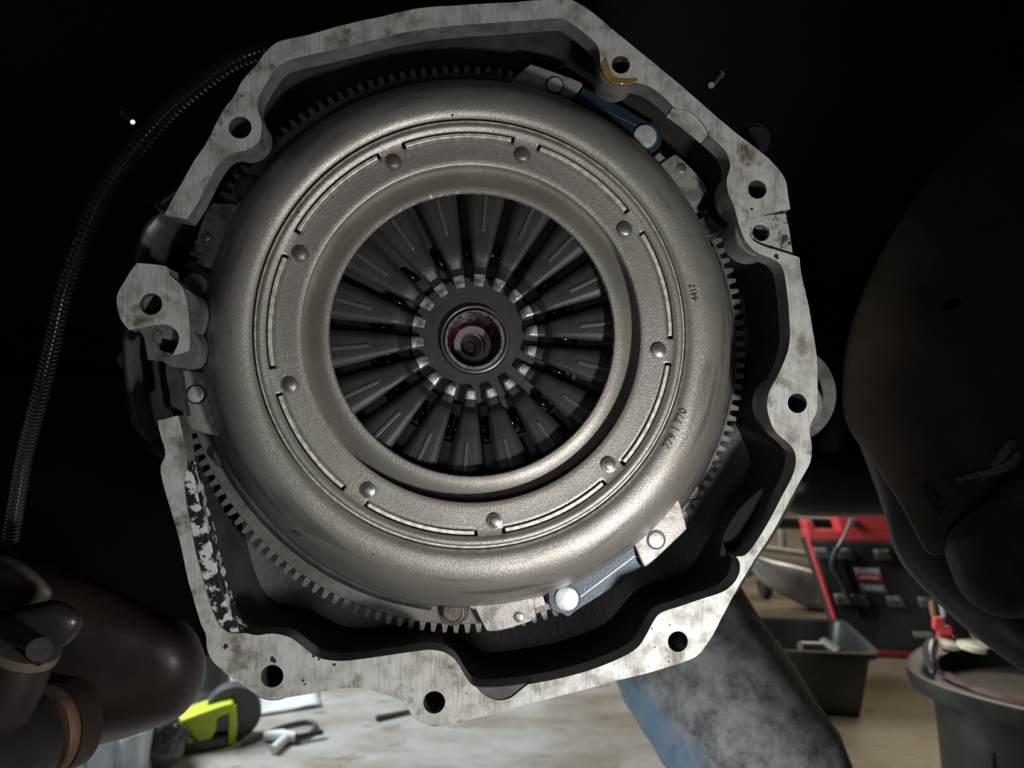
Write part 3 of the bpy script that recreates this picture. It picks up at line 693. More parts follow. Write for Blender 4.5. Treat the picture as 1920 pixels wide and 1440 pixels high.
# grease lining the bore, uneven
bm = bmesh.new(); rows = []
for r, y in ((51.5, .0372), (50.5, .0364), (48.5, .0380), (47.5, .042), (46, .048), (42, .0535), (33, .0552), (30, .0572)):
    row = []
    for i in range(90):
        a = 2*PI*i/90
        j = noise.noise(Vector((math.cos(a)*3.2, math.sin(a)*3.2, r*.13)))*2.6
        k = min(1, max(0, (y-.040)/.0135)); gx = cH[0]+(cB[0]-cH[0])*k; gz = cH[1]+(cB[1]-cH[1])*k
        row.append(bm.verts.new((gx+RR(r+j, y)*math.cos(a), y+.0008*noise.noise(Vector((math.cos(a)*7, math.sin(a)*7, r))), gz+RR(r+j, y)*math.sin(a))))
    rows.append(row)
for a_, b_ in zip(rows, rows[1:]):
    for i in range(90): bm.faces.new((a_[i], a_[(i+1) % 90], b_[(i+1) % 90], b_[i]))
g = from_bm('bore_grease', bm, M['grease'], dsc, 80); g['label'] = 'dark red grease smeared round the bore'
pb = thing('pilot_bearing', 'small round pilot bearing at the very centre, deep in the greasy bore', 'bearing', E)
cB = P(886, 646, .055)
lathe('outer_race', [rp(35.5, .060), rp(35.5, .0545), rp(34.5, .054), rp(24, .054), rp(22.3, .055), rp(22, .068)], M['bearing'], pb, 80, cB, 40)
cb2 = P(880.5, 649, .055)
lathe('inner_race', [rp(27, .0551), rp(26, .0542), rp(23.4, .0542), rp(22.2, .055), rp(22, .068), rp(16, .070), rp(10, .069), (.0001, .070)], M['hub'], pb, 80, cb2, 40)
lathe('bore_end', [rp(21.5, .0660), rp(14, .0670), rp(9, .0650), (.0001, .066)], M['ledge_dark'], pb, 40, cb2, 40)

# ------------------------------------------------------------------ things close round the housing
def engine_piece(name, label, cat, pts, y0, y1, m, bw=.001, sub=4, group=None):
    o = slab(name, [toP(crom(pts, sub), y0)], y0, y1, m, None, bw); o.matrix_world = E
    return tag(o, label, cat, group)
# grey ring standing out behind the right edge
o = thing('release_shaft_ring', 'dull grey cast ring showing past the right edge of the housing', 'ring', E)
cR = P(1482, 737, .03); Rg = 80*S0*1.07
lathe('ring_body', [(Rg*.80, .031), (Rg*.82, .030), (Rg*1.14, .030), (Rg*1.19, .032), (Rg*1.19, .045), (Rg*.8, .045)], M['greyring'], o, 60, cR, 40, a0=math.radians(-75), a1=math.radians(82))
for nm, lab, p0, p1, r in (('loose_stud', 'small bright stud in the dark above the right of the housing', (1350,140), (1334,160), 6),
                           ('hidden_stud', 'tiny dull stud in the dark left of the corrugated hose', (232,212), (249,229), 4.5)):
    a_ = W(*p0, .47); b_ = W(*p1, .45)
    o = thing(nm, lab, 'stud', Matrix.Translation(a_)); 
    tube('shank', [Vector((0, 0, 0)), (b_-a_)], r*.45/F, M['brass'], o, 14, True, 40)
    d = (a_-b_).normalized()
    tube('collar', [d*.0, d*.003], r*1.5*.46/F, M['blackmetal'], o, 6, True, 20)
hb = thing('brass_plug', 'crusty yellowish hex plug in the dark below the left lug', 'plug', Matrix.Translation(W(243, 676, .47)))
tube('plug_head', [Vector((0, 0.004, 0)), Vector((0, -.004, 0))], .0062, M['brass'], hb, 6, True, 20)
tube('plug_collar', [Vector((0, 0.012, 0)), Vector((0, .004, 0))], .0085, M['blackmetal'], hb, 20, True, 30)
tp = thing('threaded_plug', 'round black threaded plug peeking over the upper right flange', 'plug', E)
cT = P(1413, 262, .035)
lathe('plug_cap', [(.0001, .031), (.007, .031), (.0078, .033), (.0100, .033), (.0108, .035), (.0112, .05)], M['blackmetal'], tp, 40, cT, 40)
# corrugated hose
hp = [(20,1010),(45,860),(75,740),(100,640),(125,535),(155,450),(190,370),(245,290),(310,215),(375,160),(445,112),(520,90),(600,92),(680,75)]
deps = [.60,.57,.54,.52,.50,.49,.49,.49,.50,.505,.51,.525,.54,.55]
hs = spline3([W(x, y, d) for (x, y), d in zip(hp, deps)], 60)
L = [0]
for a_, b_ in zip(hs, hs[1:]): L.append(L[-1]+(b_-a_).length)
step = .00095; res = []; t = 0; i = 0
while t < L[-1]:
    while L[i+1] < t: i += 1
    res.append(hs[i].lerp(hs[i+1], (t-L[i])/(L[i+1]-L[i]))); t += step
ribf = [1.0, 1.02, .98, .84, .80, .84][:]
hose = tube('corrugated_hose', res, .0064, M['conduit'], None, 16, True, 60, rib=lambda i: [1.0, 1.0, .80, .80][i % 4])
tag(hose, 'black corrugated conduit curving down the left side of the housing', 'hose')

# underbody
ub = thing('vehicle_underbody', 'black vehicle floor pan filling the dark behind and above the housing', 'car body', Matrix.Identity(4))
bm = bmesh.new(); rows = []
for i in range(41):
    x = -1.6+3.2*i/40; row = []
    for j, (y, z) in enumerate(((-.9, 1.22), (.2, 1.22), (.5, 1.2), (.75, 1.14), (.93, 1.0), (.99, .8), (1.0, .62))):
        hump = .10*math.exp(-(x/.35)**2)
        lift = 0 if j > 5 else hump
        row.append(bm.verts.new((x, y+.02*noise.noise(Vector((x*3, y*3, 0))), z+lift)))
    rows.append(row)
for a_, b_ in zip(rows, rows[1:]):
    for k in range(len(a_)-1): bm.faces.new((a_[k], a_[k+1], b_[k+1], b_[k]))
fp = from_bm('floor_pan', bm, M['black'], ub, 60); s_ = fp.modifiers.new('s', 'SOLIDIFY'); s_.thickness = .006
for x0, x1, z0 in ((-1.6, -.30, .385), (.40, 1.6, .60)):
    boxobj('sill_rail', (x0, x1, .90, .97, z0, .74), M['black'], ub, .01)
eb = thing('engine_block', 'black engine block hidden in the dark behind the bell housing', 'engine', E)
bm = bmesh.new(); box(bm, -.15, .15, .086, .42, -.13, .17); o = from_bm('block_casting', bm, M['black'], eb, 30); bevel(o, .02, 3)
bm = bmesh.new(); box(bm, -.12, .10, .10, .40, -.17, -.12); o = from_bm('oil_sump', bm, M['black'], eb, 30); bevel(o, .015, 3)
sd = dome('starter_gap_backing', [(250,400),(330,395),(345,520),(340,700),(330,800),(280,800),(240,700),(232,520)], .50, .012, .10, M['black'])  # backing added so no stray light leaks through the starter opening
tag(sd, 'black backing added in the gap left of the clutch against stray light', 'backing')

# left side castings
d1 = dome('axle_casting', [(-60,1030),(30,1030),(120,1062),(200,1098),(290,1140),(352,1172),(378,1205),(387,1245),(376,1295),(335,1345),(255,1378),(170,1403),(110,1445),(60,1530),(-60,1560)], .50, .05, .09, M['darkbrown'], None, 10, 5, .004, 30)
tag(d1, 'big dark brown rounded casting at the lower left', 'casting')
d2 = dome('dusty_panel', [(-60,1035),(0,1040),(40,1055),(78,1082),(98,1118),(50,1140),(-60,1152)], .44, .006, .03, M['tan'], None, 6, 4, .002, 30)
tag(d2, 'dusty tan metal panel at the left edge above the black bracket', 'panel')
br = thing('black_bracket', 'glossy black bracket with a round bolt at the left edge', 'bracket', Matrix.Identity(4))
dome('bracket_plate', [(-60,1150),(0,1146),(60,1132),(110,1126),(150,1150),(152,1178),(128,1208),(95,1225),(70,1250),(30,1212),(-60,1215)], .385, .010, .02, M['blackmetal'], br, 6, 4)
tube('bracket_bolt', [W(74, 1218, .37), W(74, 1218, .35)], .0055, M['blackmetal'], br, 20, True, 40)
ar = thing('control_arm', 'brownish black tubular arm running down under the left bracket', 'suspension arm', Matrix.Identity(4))
tube('arm_tube', spline3([W(45, 1215, .40), W(20, 1285, .40), W(-25, 1380, .40), W(-60, 1460, .40)], 6), .0165, M['darkbrown'], ar, 28)
tube('arm_collar', [W(48, 1208, .40), W(40, 1224, .40)], .0185, M['tan'], ar, 28)
ex = thing('flanged_pipe', 'black pipe with a rusty weld ring at the bottom left corner', 'pipe', Matrix.Identity(4))
c0 = W(40, 1385, .42); ax = (W(160, 1350, .46)-W(-20, 1420, .40)).normalized()
tube('pipe_body', [c0-ax*.06, c0-ax*.02, c0+ax*.004], .026, M['blackmetal'], ex, 32)
tube('weld_ring', [c0+ax*.008, c0+ax*.0105, c0+ax*.013, c0+ax*.0155], lambda t: .0262+.0016*math.sin(t*PI), M['rust'], ex, 40)
tube('pipe_end', [c0+ax*.0155, c0+ax*.03], .0275, M['darkbrown'], ex, 32)

# right side
bp_ = thing('brown_frame_member', 'brown painted frame member with a grey paint smear and stamped digits at the right edge', 'frame member', Matrix.Identity(4))
dome('frame_plate', [(1600,600),(1582,700),(1580,768),(1600,818),(1629,852),(1655,895),(1688,945),(1716,996),(1745,1040),(1785,1035),(1815,1010),(1860,970),(1935,910),(2020,840),(2300,560),(2300,80),(1980,120),(1790,280),(1670,440)], .55, .012, .03, M['brown'], bp_, 8, 4, .003, 14, .0003)
def patch(name, pts, m, parent, lift, Yf):
    lp = crom(pts, 3); bm = bmesh.new()
    a_ = [bm.verts.new(Yf(x, y, lift)) for x, y in lp]; b_ = [bm.verts.new(Yf(x, y, lift-.0012)) for x, y in lp]
    n = len(lp)
    tr = tessellate_polygon([[Vector((x, y, 0)) for x, y in lp]])
    for t in tr: bm.faces.new([a_[i] for i in t]); bm.faces.new([b_[i] for i in t])
    for i in range(n): bm.faces.new((a_[i], a_[(i+1) % n], b_[(i+1) % n], b_[i]))
    return from_bm(name, bm, m, parent)
YP = .5360
fl = lambda x, y, l: W(x, y, YP+.0003*(1040-y)-l)
patch('paint_smear', [(1791,897),(1798,895),(1830,885),(1860,877),(1885,865),(1903,848),(1912,846),(1914,862),(1900,878),(1875,888),(1850,893),(1845,905),(1838,897),(1815,899),(1795,904)], M['chalk'], bp_, .003, fl)
patch('paint_smear', [(1853,869),(1862,862),(1880,838),(1893,825),(1904,826),(1903,836),(1888,856),(1872,872),(1862,874)], M['chalk'], bp_, .003, fl)
me = text_mesh('4352', .0125, .0003, 'stamped_digits')
o = link('stamped_digits', me, M['ink'], bp_); o.location = W(1742, 941, YP+.025); o.rotation_euler = (PI/2, math.radians(52), 0)
rg = dome('ridge_pressing', [(1800,560),(1770,570),(1730,610),(1700,650),(1680,695),(1665,740),(1675,745),(1695,700),(1720,655),(1755,610),(1800,575)], .68, .004, .01, M['blackmetal'], bp_, 4, 4)
dk = dome('crusty_casting', [(1779,1005),(1800,980),(1840,945),(1900,900),(2000,830),(2020,1000),(2010,1170),(1930,1160),(1880,1158),(1835,1142),(1800,1110),(1783,1070),(1772,1035)], .54, .025, .04, M['purple'], None, 8, 4, .005, 40)
tag(dk, 'crusty dark grey casting at the right edge below the brown frame member', 'casting')
cp_ = spline3([W(1648, 820, .72), W(1695, 940, .70), W(1726, 1030, .68), W(1790, 1098, .65), W(1865, 1160, .62), W(1960, 1225, .60), W(2060, 1290, .58), W(2350, 1440, .56), W(2700, 1560, .56)], 8)
o = tube('curved_pipe', cp_, lambda t: .019+.006*t, M['greytube'], None, 28); tag(o, 'thick black curved pipe sweeping down to the right edge over the bucket', 'pipe')
mf = thing('muffler', 'dark rounded muffler hanging above the red topped tool case', 'muffler', Matrix.Identity(4))
tube('muffler_body', spline3([W(1455, 865, .86), W(1475, 890, .86), W(1520, 905, .86), W(1640, 905, .86), W(1760, 900, .86)], 6), lambda t: .012+.026*min(1, t*2.6)**.5, M['blackmetal'], mf, 32)
bx = tube('cross_tube', [W(1180, 975, 2.3), W(1480, 979, 2.3), W(1600, 982, 2.3), W(1760, 984, 2.3)], .021, M['blackmetal'], ub, 20)

# ------------------------------------------------------------------ person: one jeans leg showing below the housing
ps = thing('person', 'person in dirty blue jeans, one thigh showing below the housing', 'person', Matrix.Translation((.20, .78, 0)))
def skin(name, nodes, edges, m, parent, sub=2):
    me = bpy.data.meshes.new(name); me.from_pydata([n[0] for n in nodes], edges, [])
    o = link(name, me, m, parent)
    s = o.modifiers.new('skin', 'SKIN'); 
    for i, n in enumerate(nodes):
        q = me.skin_vertices[0].data[i]; q.radius = (n[1], n[2] if len(n) > 2 else n[1]); q.use_root = i == 0
    s.use_smooth_shade = True
    b = o.modifiers.new('sub', 'SUBSURF'); b.levels = sub; b.render_levels = sub
    return o
B = Vector((.20, .78, 0))
def pw(px, py, Y): return tuple(W(px, py, Y)-B)
hip = pw(1195, 1060, .90)
nodes = [(hip, .09), (pw(1240, 1130, .86), .096), (pw(1300, 1235, .80), .093), (pw(1368, 1340, .75), .089), (pw(1440, 1440, .71), .082), (pw(1500, 1525, .69), .070),
         (pw(1520, 1600, .74), .055), (tuple(Vector((.345, .92, .20))-B), .050), (tuple(Vector((.36, 1.0, .10))-B), .040)]
leg = skin('jeans_leg', nodes, [(i, i+1) for i in range(len(nodes)-1)], M['denim'], ps)
# cloth folds
tx = bpy.data.textures.new('folds', 'CLOUDS'); tx.noise_scale = .07; tx.noise_depth = 3
dm = leg.modifiers.new('folds', 'DISPLACE'); dm.texture = tx; dm.strength = .016; dm.mid_level = .5
leg['label'] = 'faded blue denim leg with grey grime'
bt = Vector((.36, 1.02, .0))-B
skin('work_boot', [(tuple(bt+Vector((0, -.01, .11))), .045), (tuple(bt+Vector((0, 0, .055))), .045), (tuple(bt+Vector((-.02, -.10, .042))), .040), (tuple(bt+Vector((-.03, -.19, .035))), .033)], [(0, 1), (1, 2), (2, 3)], M['leather'], ps)

# ------------------------------------------------------------------ black parts bin
def at_floor(px, py):                 # a pixel of the floor
    Y = H*F/(py-720); return Vector(((px-960)/F*Y, Y, 0))
def tub(name, label, cat, cx, cy, rotz, wx, wy, h, taper, m, rim=.012, wall=.006, corner=.03, content=None, extra=None):
    t = thing(name, label, cat, Matrix.Translation((cx, cy, 0)) @ Matrix.Rotation(rotz, 4, 'Z'))
    def loop(sx, sy, r, n=6):
        out = []
        for qx, qy, a0 in ((sx-r, sy-r, 0), (-sx+r, sy-r, PI/2), (-sx+r, -sy+r, PI), (sx-r, -sy+r, 3*PI/2)):
            for i in range(n+1): a = a0+PI/2*i/n; out.append((qx+r*math.cos(a), qy+r*math.sin(a)))
        return out
    bm = bmesh.new(); rows = []
    X, Y_ = wx/2, wy/2
    for sx, sy, z in ((X*taper-.01, Y_*taper-.01, .001), (X*taper, Y_*taper, .008), (X, Y_, h-.012), (X+rim, Y_+rim, h-.012), (X+rim, Y_+rim, h), (X-wall*.3, Y_-wall*.3, h), (X-wall, Y_-wall, h-.006), (X*taper-wall, Y_*taper-wall, .02), (.02, .02, .02)):
        rows.append([bm.verts.new((x, y, z)) for x, y in loop(sx, sy, min(corner, sx*.9, sy*.9))])
    n = len(rows[0])
    for a_, b_ in zip(rows, rows[1:]):
        for i in range(n): bm.faces.new((a_[i], a_[(i+1) % n], b_[(i+1) % n], b_[i]))
    bm.faces.new(list(reversed(rows[0]))); bm.faces.new(rows[-1])
    o = from_bm('tub_shell', bm, m, t, 40)
    return t
a = at_floor(1510, 1345)
binb = tub('parts_bin', 'open black plastic bin of oily parts on the floor below the tool case', 'bin', a.x+.0, a.y+.11, math.radians(-6), .31, .22, .145, .9, M['bin'])
random.seed(5)
for i in range(6):                      # oily parts lying inside
    x, y = -.11+.045*i, random.uniform(-.05, .06)
    o = thing('oily_fitting', ['first', 'second', 'third', 'fourth', 'fifth', 'sixth'][i]+' small oily metal fitting from the left inside the parts bin', 'fitting', binb.matrix_world @ Matrix.Translation((x, y, .02)) @ Matrix.Rotation(random.uniform(0, 3), 4, 'Z'), 'oily fittings in the parts bin')
    tube('fitting_body', [(0, -.03, .075), (0, .03, .082)], .011, M['bearing'], o, 12, True, 40)
    tube('fitting_leg', [(0, 0, .0), (0, 0, .07)], .010, M['bearing'], o, 12, True, 40)

# ------------------------------------------------------------------ red topped tool case
q = at_floor(1668, 1246)
caseM = Matrix.Translation((q.x+.03, q.y+.05, 0)) @ Matrix.Rotation(math.radians(-8), 4, 'Z') @ Matrix.Rotation(math.radians(-6), 4, 'X')
cs = thing('tool_case', 'black plastic tool case with red handle top standing on the floor at the right', 'tool case', caseM)
cwid, chgt, cdep = .32, .335, .11
x0, x1 = -.11, .22
def casebox(name, dims, m, bw=.006, lab=None):
    o = boxobj(name, dims, m, cs, bw)
    for v_ in o.data.vertices: v_.co.x -= .30*v_.co.z
    if lab: o['label'] = lab
    return o
casebox('case_body', (x0, x1, 0, cdep, .012, .298), M['case'], .010)
casebox('case_base', (x0+.02, x1+.02, -.01, cdep+.01, 0, .018), M['dullred'], .004, 'deep red base')
casebox('side_trim', (x0-.004, x0+.005, -.003, .02, .03, .30), M['red'], .002, 'red side trim')
casebox('case_handle', (x0+.006, x1-.06, .02, cdep-.02, .296, .324), M['red'], .004, 'red handle top')
casebox('handle_post', (x0+.008, x0+.032, .02, cdep-.02, .320, .350), M['red'], .006)
casebox('handle_post', (x0+.095, x1-.08, .02, cdep-.02, .320, .372), M['red'], .006)
casebox('handle_knob', (x0+.125, x0+.147, .008, .03, .335, .357), M['toolgrey'], .006)
for (zz, xs) in ((.267, (-.089, -.030, .066)), (.147, (-.104+.03, -.030, .058, .136))):
    for xx in xs:
        casebox('latch', (xx-.021, xx+.021, -.012, .004, zz-.016, zz+.012), M['toolgrey'], .004)
        casebox('latch_highlight', (xx-.019, xx+.015, -.014, -.006, zz+.000, zz+.013), M['cream2'], .003)  # cream strip painted in for the highlight on each latch
casebox('latch', (.075, .125, -.010, .004, .055, .070), M['bar'], .003)
casebox('case_groove', (-.045, -.030, -.002, .003, .10, .24), M['black'], .001)
casebox('product_label', (-.018, .045, -.003, .004, .215, .229), M['white'], .001, 'white strip')
casebox('product_label', (-.018, .045, -.003, .004, .195, .2145), M['red'], .001, 'red strip')
casebox('product_label', (-.016, .045, -.003, .004, .166, .188), M['alu'], .001, 'grey strip')
for k in range(6): casebox('label_mark', (-.010+.008*k, -.005+.008*k, -.0045, -.002, .201, .208), M['white'], .0004)
for k in range(5): casebox('label_mark', (-.006+.009*k, .000+.009*k, -.0045, -.002, .173, .181), M['white'], .0004)
# strap hanging across it
o = tube('hook_strap', spline3([caseM @ Vector((-.095, -.02, .36)), caseM @ Vector((-.115, -.03, .32)), caseM @ Vector((-.135, -.032, .285))], 6), .0035, M['bar'], None, 10)
tag(o, 'thin cream strap hanging over the red handle of the tool case', 'strap')
o = tube('hanging_strap', spline3([caseM @ Vector((-.135, -.032, .285)), caseM @ Vector((-.15, -.030, .24)), caseM @ Vector((-.125, -.026, .19)), caseM @ Vector((-.105, -.022, .14))], 6), .008, M['case'], None, 10)
o.parent = cs; o.matrix_parent_inverse = caseM.inverted()
# two drivers in the case front
for xx, mm, lb in ((.10, M['wood'], 'orange handled driver stuck upright on the tool case front'), (.123, M['white'], 'white handled driver beside the orange handled one')):
    bpos = caseM @ Vector((xx, -.02, .085))
    o = thing('screwdriver', lb, 'screwdriver', Matrix.Translation(bpos))
    tube('driver_handle', [(0, 0, .03), (-.002, 0, .045), (-.006, 0, .068)], lambda t: .0065+.0012*math.sin(t*PI), mm, o, 12)
    tube('driver_shaft', [(0.003, 0, .008), (0, 0, .031)], .003, M['chrome'], o, 8)

# ------------------------------------------------------------------ black drain bucket at the right
Yb = 1.18; bc = W(1938, 1264, Yb)
bk = thing('drain_bucket', 'black plastic drain bucket with a wide lip and brown sludge at the lower right corner', 'bucket', Matrix.Translation((bc.x, bc.y, 0)))
hb_ = bc.z
bm = bmesh.new(); NB = 64; rows = []
def rimr(a, add=0):
    r = .165+add
    k = max(0, math.cos(a-PI*1.02))**6          # pouring corner to the left
    return r+.022*k
for rr_, z, kk in ((.118, .002, 0), (.122, .01, 0), (.135, hb_*.62, 0), (.143, hb_-.03, 1), (.158, hb_-.028, 2), (.164, hb_-.012, 2), (.165, hb_, 2), (.155, hb_+.001, 2), (.132, hb_-.006, 1), (.128, hb_-.02, 1), (.115, .03, 0), (.001, .03, 0)):
    rows.append([bm.verts.new(((rr_+(.026*max(0, math.cos(2*PI*i/NB-PI))**5 if kk == 2 else 0))*math.cos(2*PI*i/NB), rr_*math.sin(2*PI*i/NB), z)) for i in range(NB)])
for a_, b_ in zip(rows, rows[1:]):
    for i in range(NB): bm.faces.new((a_[i], a_[(i+1) % NB], b_[(i+1) % NB], b_[i]))
bm.faces.new(list(reversed(rows[0])))
from_bm('bucket_shell', bm, M['bin'], bk, 50)
lathe2 = lambda name, prof, m, parent, n=48, a0=0, a1=2*PI: None
bm = bmesh.new(); ring = []
for r_, z in ((.130, hb_+.0005), (.136, hb_+.0035), (.150, hb_+.0035), (.153, hb_+.001)):
    ring.append([bm.verts.new(((r_+.004*noise.noise(Vector((i*.7, r_*60, 0))))*math.cos(PI*1.0+PI*i/50), (r_+.004*noise.noise(Vector((i*.9, r_*60, 4))))*math.sin(PI*1.0+PI*i/50), z)) for i in range(51)])
for a_, b_ in zip(ring, ring[1:]):
    for i in range(50): bm.faces.new((a_[i], a_[i+1], b_[i+1], b_[i]))
from_bm('sludge_crust', bm, M['sludge'], bk, 60)['label'] = 'dried brown sludge on the lip'
bm = bmesh.new(); lp = [bm.verts.new((.126*math.cos(2*PI*i/48), .126*math.sin(2*PI*i/48), hb_-.035)) for i in range(48)]; bm.faces.new(lp)
from_bm('waste_oil', bm, M['oilpan'], bk)
for k, aa in enumerate((math.radians(213), math.radians(255), math.radians(290))):
    tube('bucket_slot', [(.1215*math.cos(aa), .1215*math.sin(aa), .01), (.1365*math.cos(aa), .1365*math.sin(aa), hb_*.66)], .0035, M['hole'], bk, 8)
o = tube('grip_handle', spline3([Vector((bc.x-.168, bc.y-.015, hb_+.006)), Vector((bc.x-.150, bc.y+.03, hb_+.020)), Vector((bc.x-.118, bc.y+.075, hb_+.024)), Vector((bc.x-.098, bc.y+.10, hb_+.01))], 6), lambda t: .004+.007*math.sin(t*PI), M['blackgloss'], None, 14)
tag(o, 'short glossy black handle across the corner of the drain bucket', 'handle')
for dx, dy, lb in ((-.098, .075, 'left one of two round cream caps on the drain bucket rim'), (-.062, .060, 'right one of two round cream caps on the drain bucket rim')):
    cpx = thing('cream_cap', lb, 'cap', Matrix.Translation((bc.x+dx, bc.y+dy, hb_+.022)) @ Matrix.Rotation(.15, 4, 'Y'), 'cream caps on the bucket rim')
    bm = bmesh.new(); rws = []
    for r_, z in ((.0001, .006), (.016, .006), (.022, .003), (.023, -.003), (.020, -.004), (.0001, -.003)):
        rws.append([bm.verts.new((r_*math.cos(2*PI*i/28), r_*math.sin(2*PI*i/28), z)) for i in range(28)])
    for a_, b_ in zip(rws, rws[1:]):
        for i in range(28): bm.faces.new((a_[i], a_[(i+1) % 28], b_[(i+1) % 28], b_[i]))
    from_bm('cap_disc', bm, M['cream'], cpx, 40)
rc = thing('red_clamp', 'small bright red plastic clamp standing behind the cream caps', 'clamp', Matrix.Translation((bc.x-.078, bc.y+.10, hb_+.01)))
bm = bmesh.new(); box(bm, -.010, .012, -.006, .006, -.01, .018); box(bm, -.018, .006, -.005, .007, .014, .034); box(bm, -.026, -.008, -.006, .006, .028, .050)
o = from_bm('clamp_body', bm, M['red'], rc, 30); bevel(o, .003)
tube('clamp_pin', [(.004, -.01, .012), (.004, .01, .012)], .005, M['dullred'], rc, 12)

# ------------------------------------------------------------------ back of the workshop, right gap
wt = thing('wheeled_tray', 'long dull aluminium tray with a small blue capped wheel behind the parts bin', 'tray', Matrix.Identity(4))
pan = dome('tray_shell', [(1405,1042),(1450,1050),(1520,1068),(1568,1098),(1578,1128),(1560,1146),(1510,1138),(1460,1112),(1420,1085)], 2.35, .03, .03, M['alu'], wt, 6, 4, .004, 10)
for k, (yy, lb) in enumerate(((1034, 'upper of two long cream bars crossing behind the tool case'), (1052, 'lower of two long cream bars crossing behind the tool case'))):
    o = tube('steel_bar', [W(1380, yy-14, 2.7), W(1500, yy+4, 2.7), W(1620, yy+22, 2.7)], .012, M['bar'], None, 16)
    tag(o, lb, 'bar', 'cream bars behind the tool case')
o = tube('floor_jack_post', [W(1464, 985, 2.75), W(1468, 1030, 2.75)], .016, M['bar'], None, 16); tag(o, 'short pale upright post above the cream bars', 'post')
cst = bpy.data.objects.new('caster', None); C.objects.link(cst); cst.parent = wt; cst.location = at_floor(1435, 1120)+Vector((0, 0, .040))
tube('caster_wheel', [(-.014, 0, 0), (.014, 0, 0)], .039, M['case'], cst, 24, True, 30)
tube('caster_axle', [(-.015, 0, .0), (.018, 0, .0)], .008, M['chrome'], cst, 12, True, 30)
tube('caster_fork', [(0, 0, 0), (-.01, 0, .035), (-.035, 0, .05)], .006, M['chrome'], cst, 10)
tube('caster_cap', [(-.075, 0, .045), (-.035, 0, .062)], .022, M['bluecap'], cst, 16)

# ------------------------------------------------------------------ things on the floor at the left
def fl_m(px, py, rz=0): 
    p_ = at_floor(px, py); return Matrix.Translation(p_) @ Matrix.Rotation(rz, 4, 'Z')
gr = thing('cordless_tool', 'lime yellow cordless cutting tool with a dark disc guard lying on the floor', 'power tool', fl_m(372, 1396, math.radians(20)) @ Matrix.Scale(1.18, 4))
def prism_obj(name, pts, t, m, parent, z0=.0, bw=.004):
    bm = bmesh.new(); a_ = [bm.verts.new((x, z0, y)) for x, y in pts]; b_ = [bm.verts.new((x, z0+t, y)) for x, y in pts]
    bm.faces.new(a_); bm.faces.new(list(reversed(b_))); n = len(pts)
    for i in range(n): bm.faces.new((a_[i], a_[(i+1) % n], b_[(i+1) % n], b_[i]))
    o = from_bm(name, bm, m, parent, 35); bevel(o, bw, 3); return o
prism_obj('tool_body', [(-.085,.022),(-.080,.040),(-.055,.050),(.0,.064),(.035,.072),(.055,.074),(.058,.060),(.030,.052),(.028,.030),(.020,.018),(-.03,.014),(-.06,.012)], .05, M['lime'], gr, -.03)
prism_obj('tool_grip', [(.022,.024),(.050,.024),(.052,.056),(.024,.052)], .03, M['toolgrey'], gr, -.02, .003)
prism_obj('trigger_loop', [(.048,.058),(.060,.066),(.062,.030),(.058,.0),(.046,.0),(.048,.030)], .03, M['lime'], gr, -.025, .003)
prism_obj('tool_foot', [(-.075,.0),(.045,.0),(.045,.020),(-.075,.022)], .06, M['toolgrey'], gr, -.03, .005)
prism_obj('seam_strip', [(-.030,.058),(-.026,.060),(.006,.012),(.002,.010)], .006, M['toolgrey'], gr, -.034, .001)
tube('disc_guard', [(.055, -.008, .046), (.055, .022, .046)], .046, M['toolgrey'], gr, 36, True, 30)
wb = thing('clear_tote', 'frosted white plastic tote with ribbed side at the bottom left', 'tote', fl_m(190, 1468, math.radians(6)))
for k, (xa, xb) in enumerate(((-.085,-.052),(-.048,-.008),(-.004,.040))):
    boxobj('tote_panel', (xa, xb, -.05, .07, 0, .105), M['white' if k == 0 else 'clearwhite'], wb, .006)
boxobj('tote_end', (.042, .085, -.045, .065, 0, .108), M['clearwhite'], wb, .016)
boxobj('tote_core', (-.08, .078, -.04, .06, .003, .098), M['clearwhite'], wb, .006)
bg = thing('black_bag', 'shiny black rubbish bag bundle between the white tote and the lime tool', 'bag', fl_m(306, 1440))
bm = bmesh.new(); bmesh.ops.create_icosphere(bm, subdivisions=4, radius=1)
for v_ in bm.verts:
    v_.co = Vector((v_.co.x*.042, v_.co.y*.045, v_.co.z*.047+.047))*(1+.16*noise.noise(v_.co*1.8+Vector((3, 1, 0))))
bmesh.ops.translate(bm, verts=bm.verts, vec=(0, 0, -min(v_.co.z for v_ in bm.verts)))
from_bm('bag_film', bm, M['blackgloss'], bg, 180)
tube('bag_knot', [(.0, 0, .085), (.004, 0, .100), (.012, 0, .112)], lambda t: .010-.003*math.sin(t*PI), M['blackgloss'], bg, 12)
o = boxobj('blue_rag', (-.03, .03, -.02, .02, 0, .02), M['bluecloth'], None, .006); o.matrix_world = fl_m(300, 1385, .4); tag(o, 'small bright blue rag folded on the floor behind the black bag', 'rag')
bm = bmesh.new(); rows = []
for i in range(25):
    row = []
    for j in range(13):
        x = -.19+.38*i/24; y = -.10+.2*j/12
        row.append(bm.verts.new((x, y, .006+.010*abs(noise.noise(Vector((x*14, y*14, 2)))))))
    rows.append(row)
for a_, b_ in zip(rows, rows[1:]):
    for k in range(12): bm.faces.new((a_[k], a_[k+1], b_[k+1], b_[k]))
sh = from_bm('plastic_sheet', bm, M['white'], None, 60); sh.matrix_world = fl_m(430, 1318, math.radians(22)); s_ = sh.modifiers.new('s', 'SOLIDIFY'); s_.thickness = .003
tag(sh, 'crumpled white plastic sheet on the floor behind the lime tool', 'sheet')
cn = thing('steel_canister', 'dull grey canister standing in the gap between casting and housing', 'canister', fl_m(388, 1318))
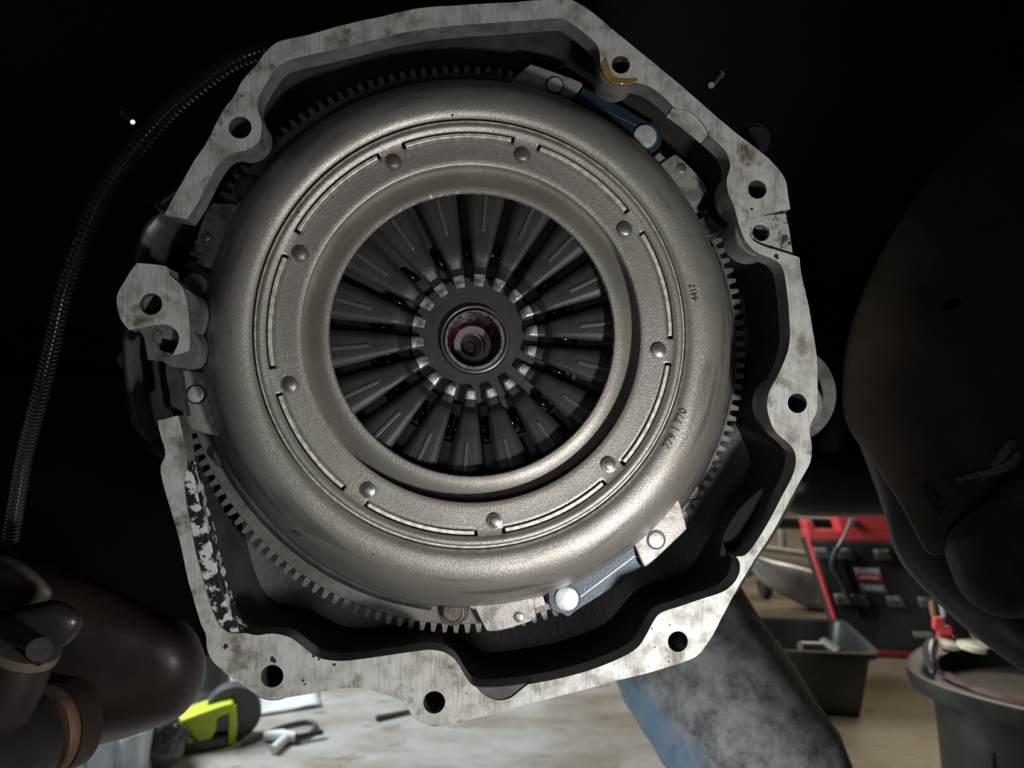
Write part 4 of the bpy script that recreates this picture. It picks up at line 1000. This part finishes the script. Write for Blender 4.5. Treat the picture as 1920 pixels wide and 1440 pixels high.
def canister(parent, r, h, m, m2):
    bm = bmesh.new(); rws = []
    for rr_, z in ((r*.96, 0), (r, .004), (r, h*.3), (r*1.02, h*.31), (r*1.02, h*.33), (r, h*.34), (r, h*.9), (r*.8, h), (r*.78, h*.97)):
        rws.append([bm.verts.new((rr_*math.cos(2*PI*i/40), rr_*math.sin(2*PI*i/40), z)) for i in range(40)])
    for a_, b_ in zip(rws, rws[1:]):
        for i in range(40): bm.faces.new((a_[i], a_[(i+1) % 40], b_[(i+1) % 40], b_[i]))
    bm.faces.new(rws[-1]); bm.faces.new(list(reversed(rws[0]))); from_bm('canister_body', bm, m, parent, 40)
canister(cn, .048, .14, M['toolgrey'], M['alu'])
tube('canister_lid', [(0, 0, .138), (0, 0, .148)], .03, M['alu'], cn, 30, True, 30)
tg = thing('air_nozzle', 'white handled air gun lying on the floor below the housing', 'air gun', fl_m(528, 1392, math.radians(-8)))
tube('gun_body', [(-.035, 0, .012), (.0, 0, .014), (.03, 0, .013)], lambda t: .009+.003*math.sin(t*PI), M['white'], tg, 14)
tube('gun_grip', [(.012, 0, .012), (.006, -.05, .010)], .009, M['white'], tg, 12)
tube('gun_tip', [(.03, 0, .013), (.075, .03, .012)], .005, M['case'], tg, 10)
pth = spline3([at_floor(455, 1400), at_floor(490, 1385), at_floor(530, 1368), at_floor(575, 1358), at_floor(592, 1366), at_floor(575, 1385), at_floor(548, 1388)], 8)
for p_ in pth: p_.z += .006
o = tube('air_hose', pth, .0045, M['toolgrey'], None, 10); tag(o, 'thin grey hose looping on the floor from the tool to the air gun', 'hose')
o = tube('long_ratchet', [at_floor(705, 1352)+Vector((0, 0, .006)), at_floor(770, 1338)+Vector((0, 0, .006))], lambda t: .006-.002*t, M['toolgrey'], None, 10)
tag(o, 'thin grey rod lying on the floor under the lower lug', 'rod')
cpn = at_floor(448, 1322); o = boxobj('white_cap', (-.016, .016, -.012, .012, 0, .02), M['white'], None, .008); o.matrix_world = Matrix.Translation(cpn+Vector((0, 0, .018))); tag(o, 'small white cap on the plastic sheet above the lime tool', 'cap')

# shift empties are all set; make sure evaluated transforms exist
bpy.context.view_layer.update()
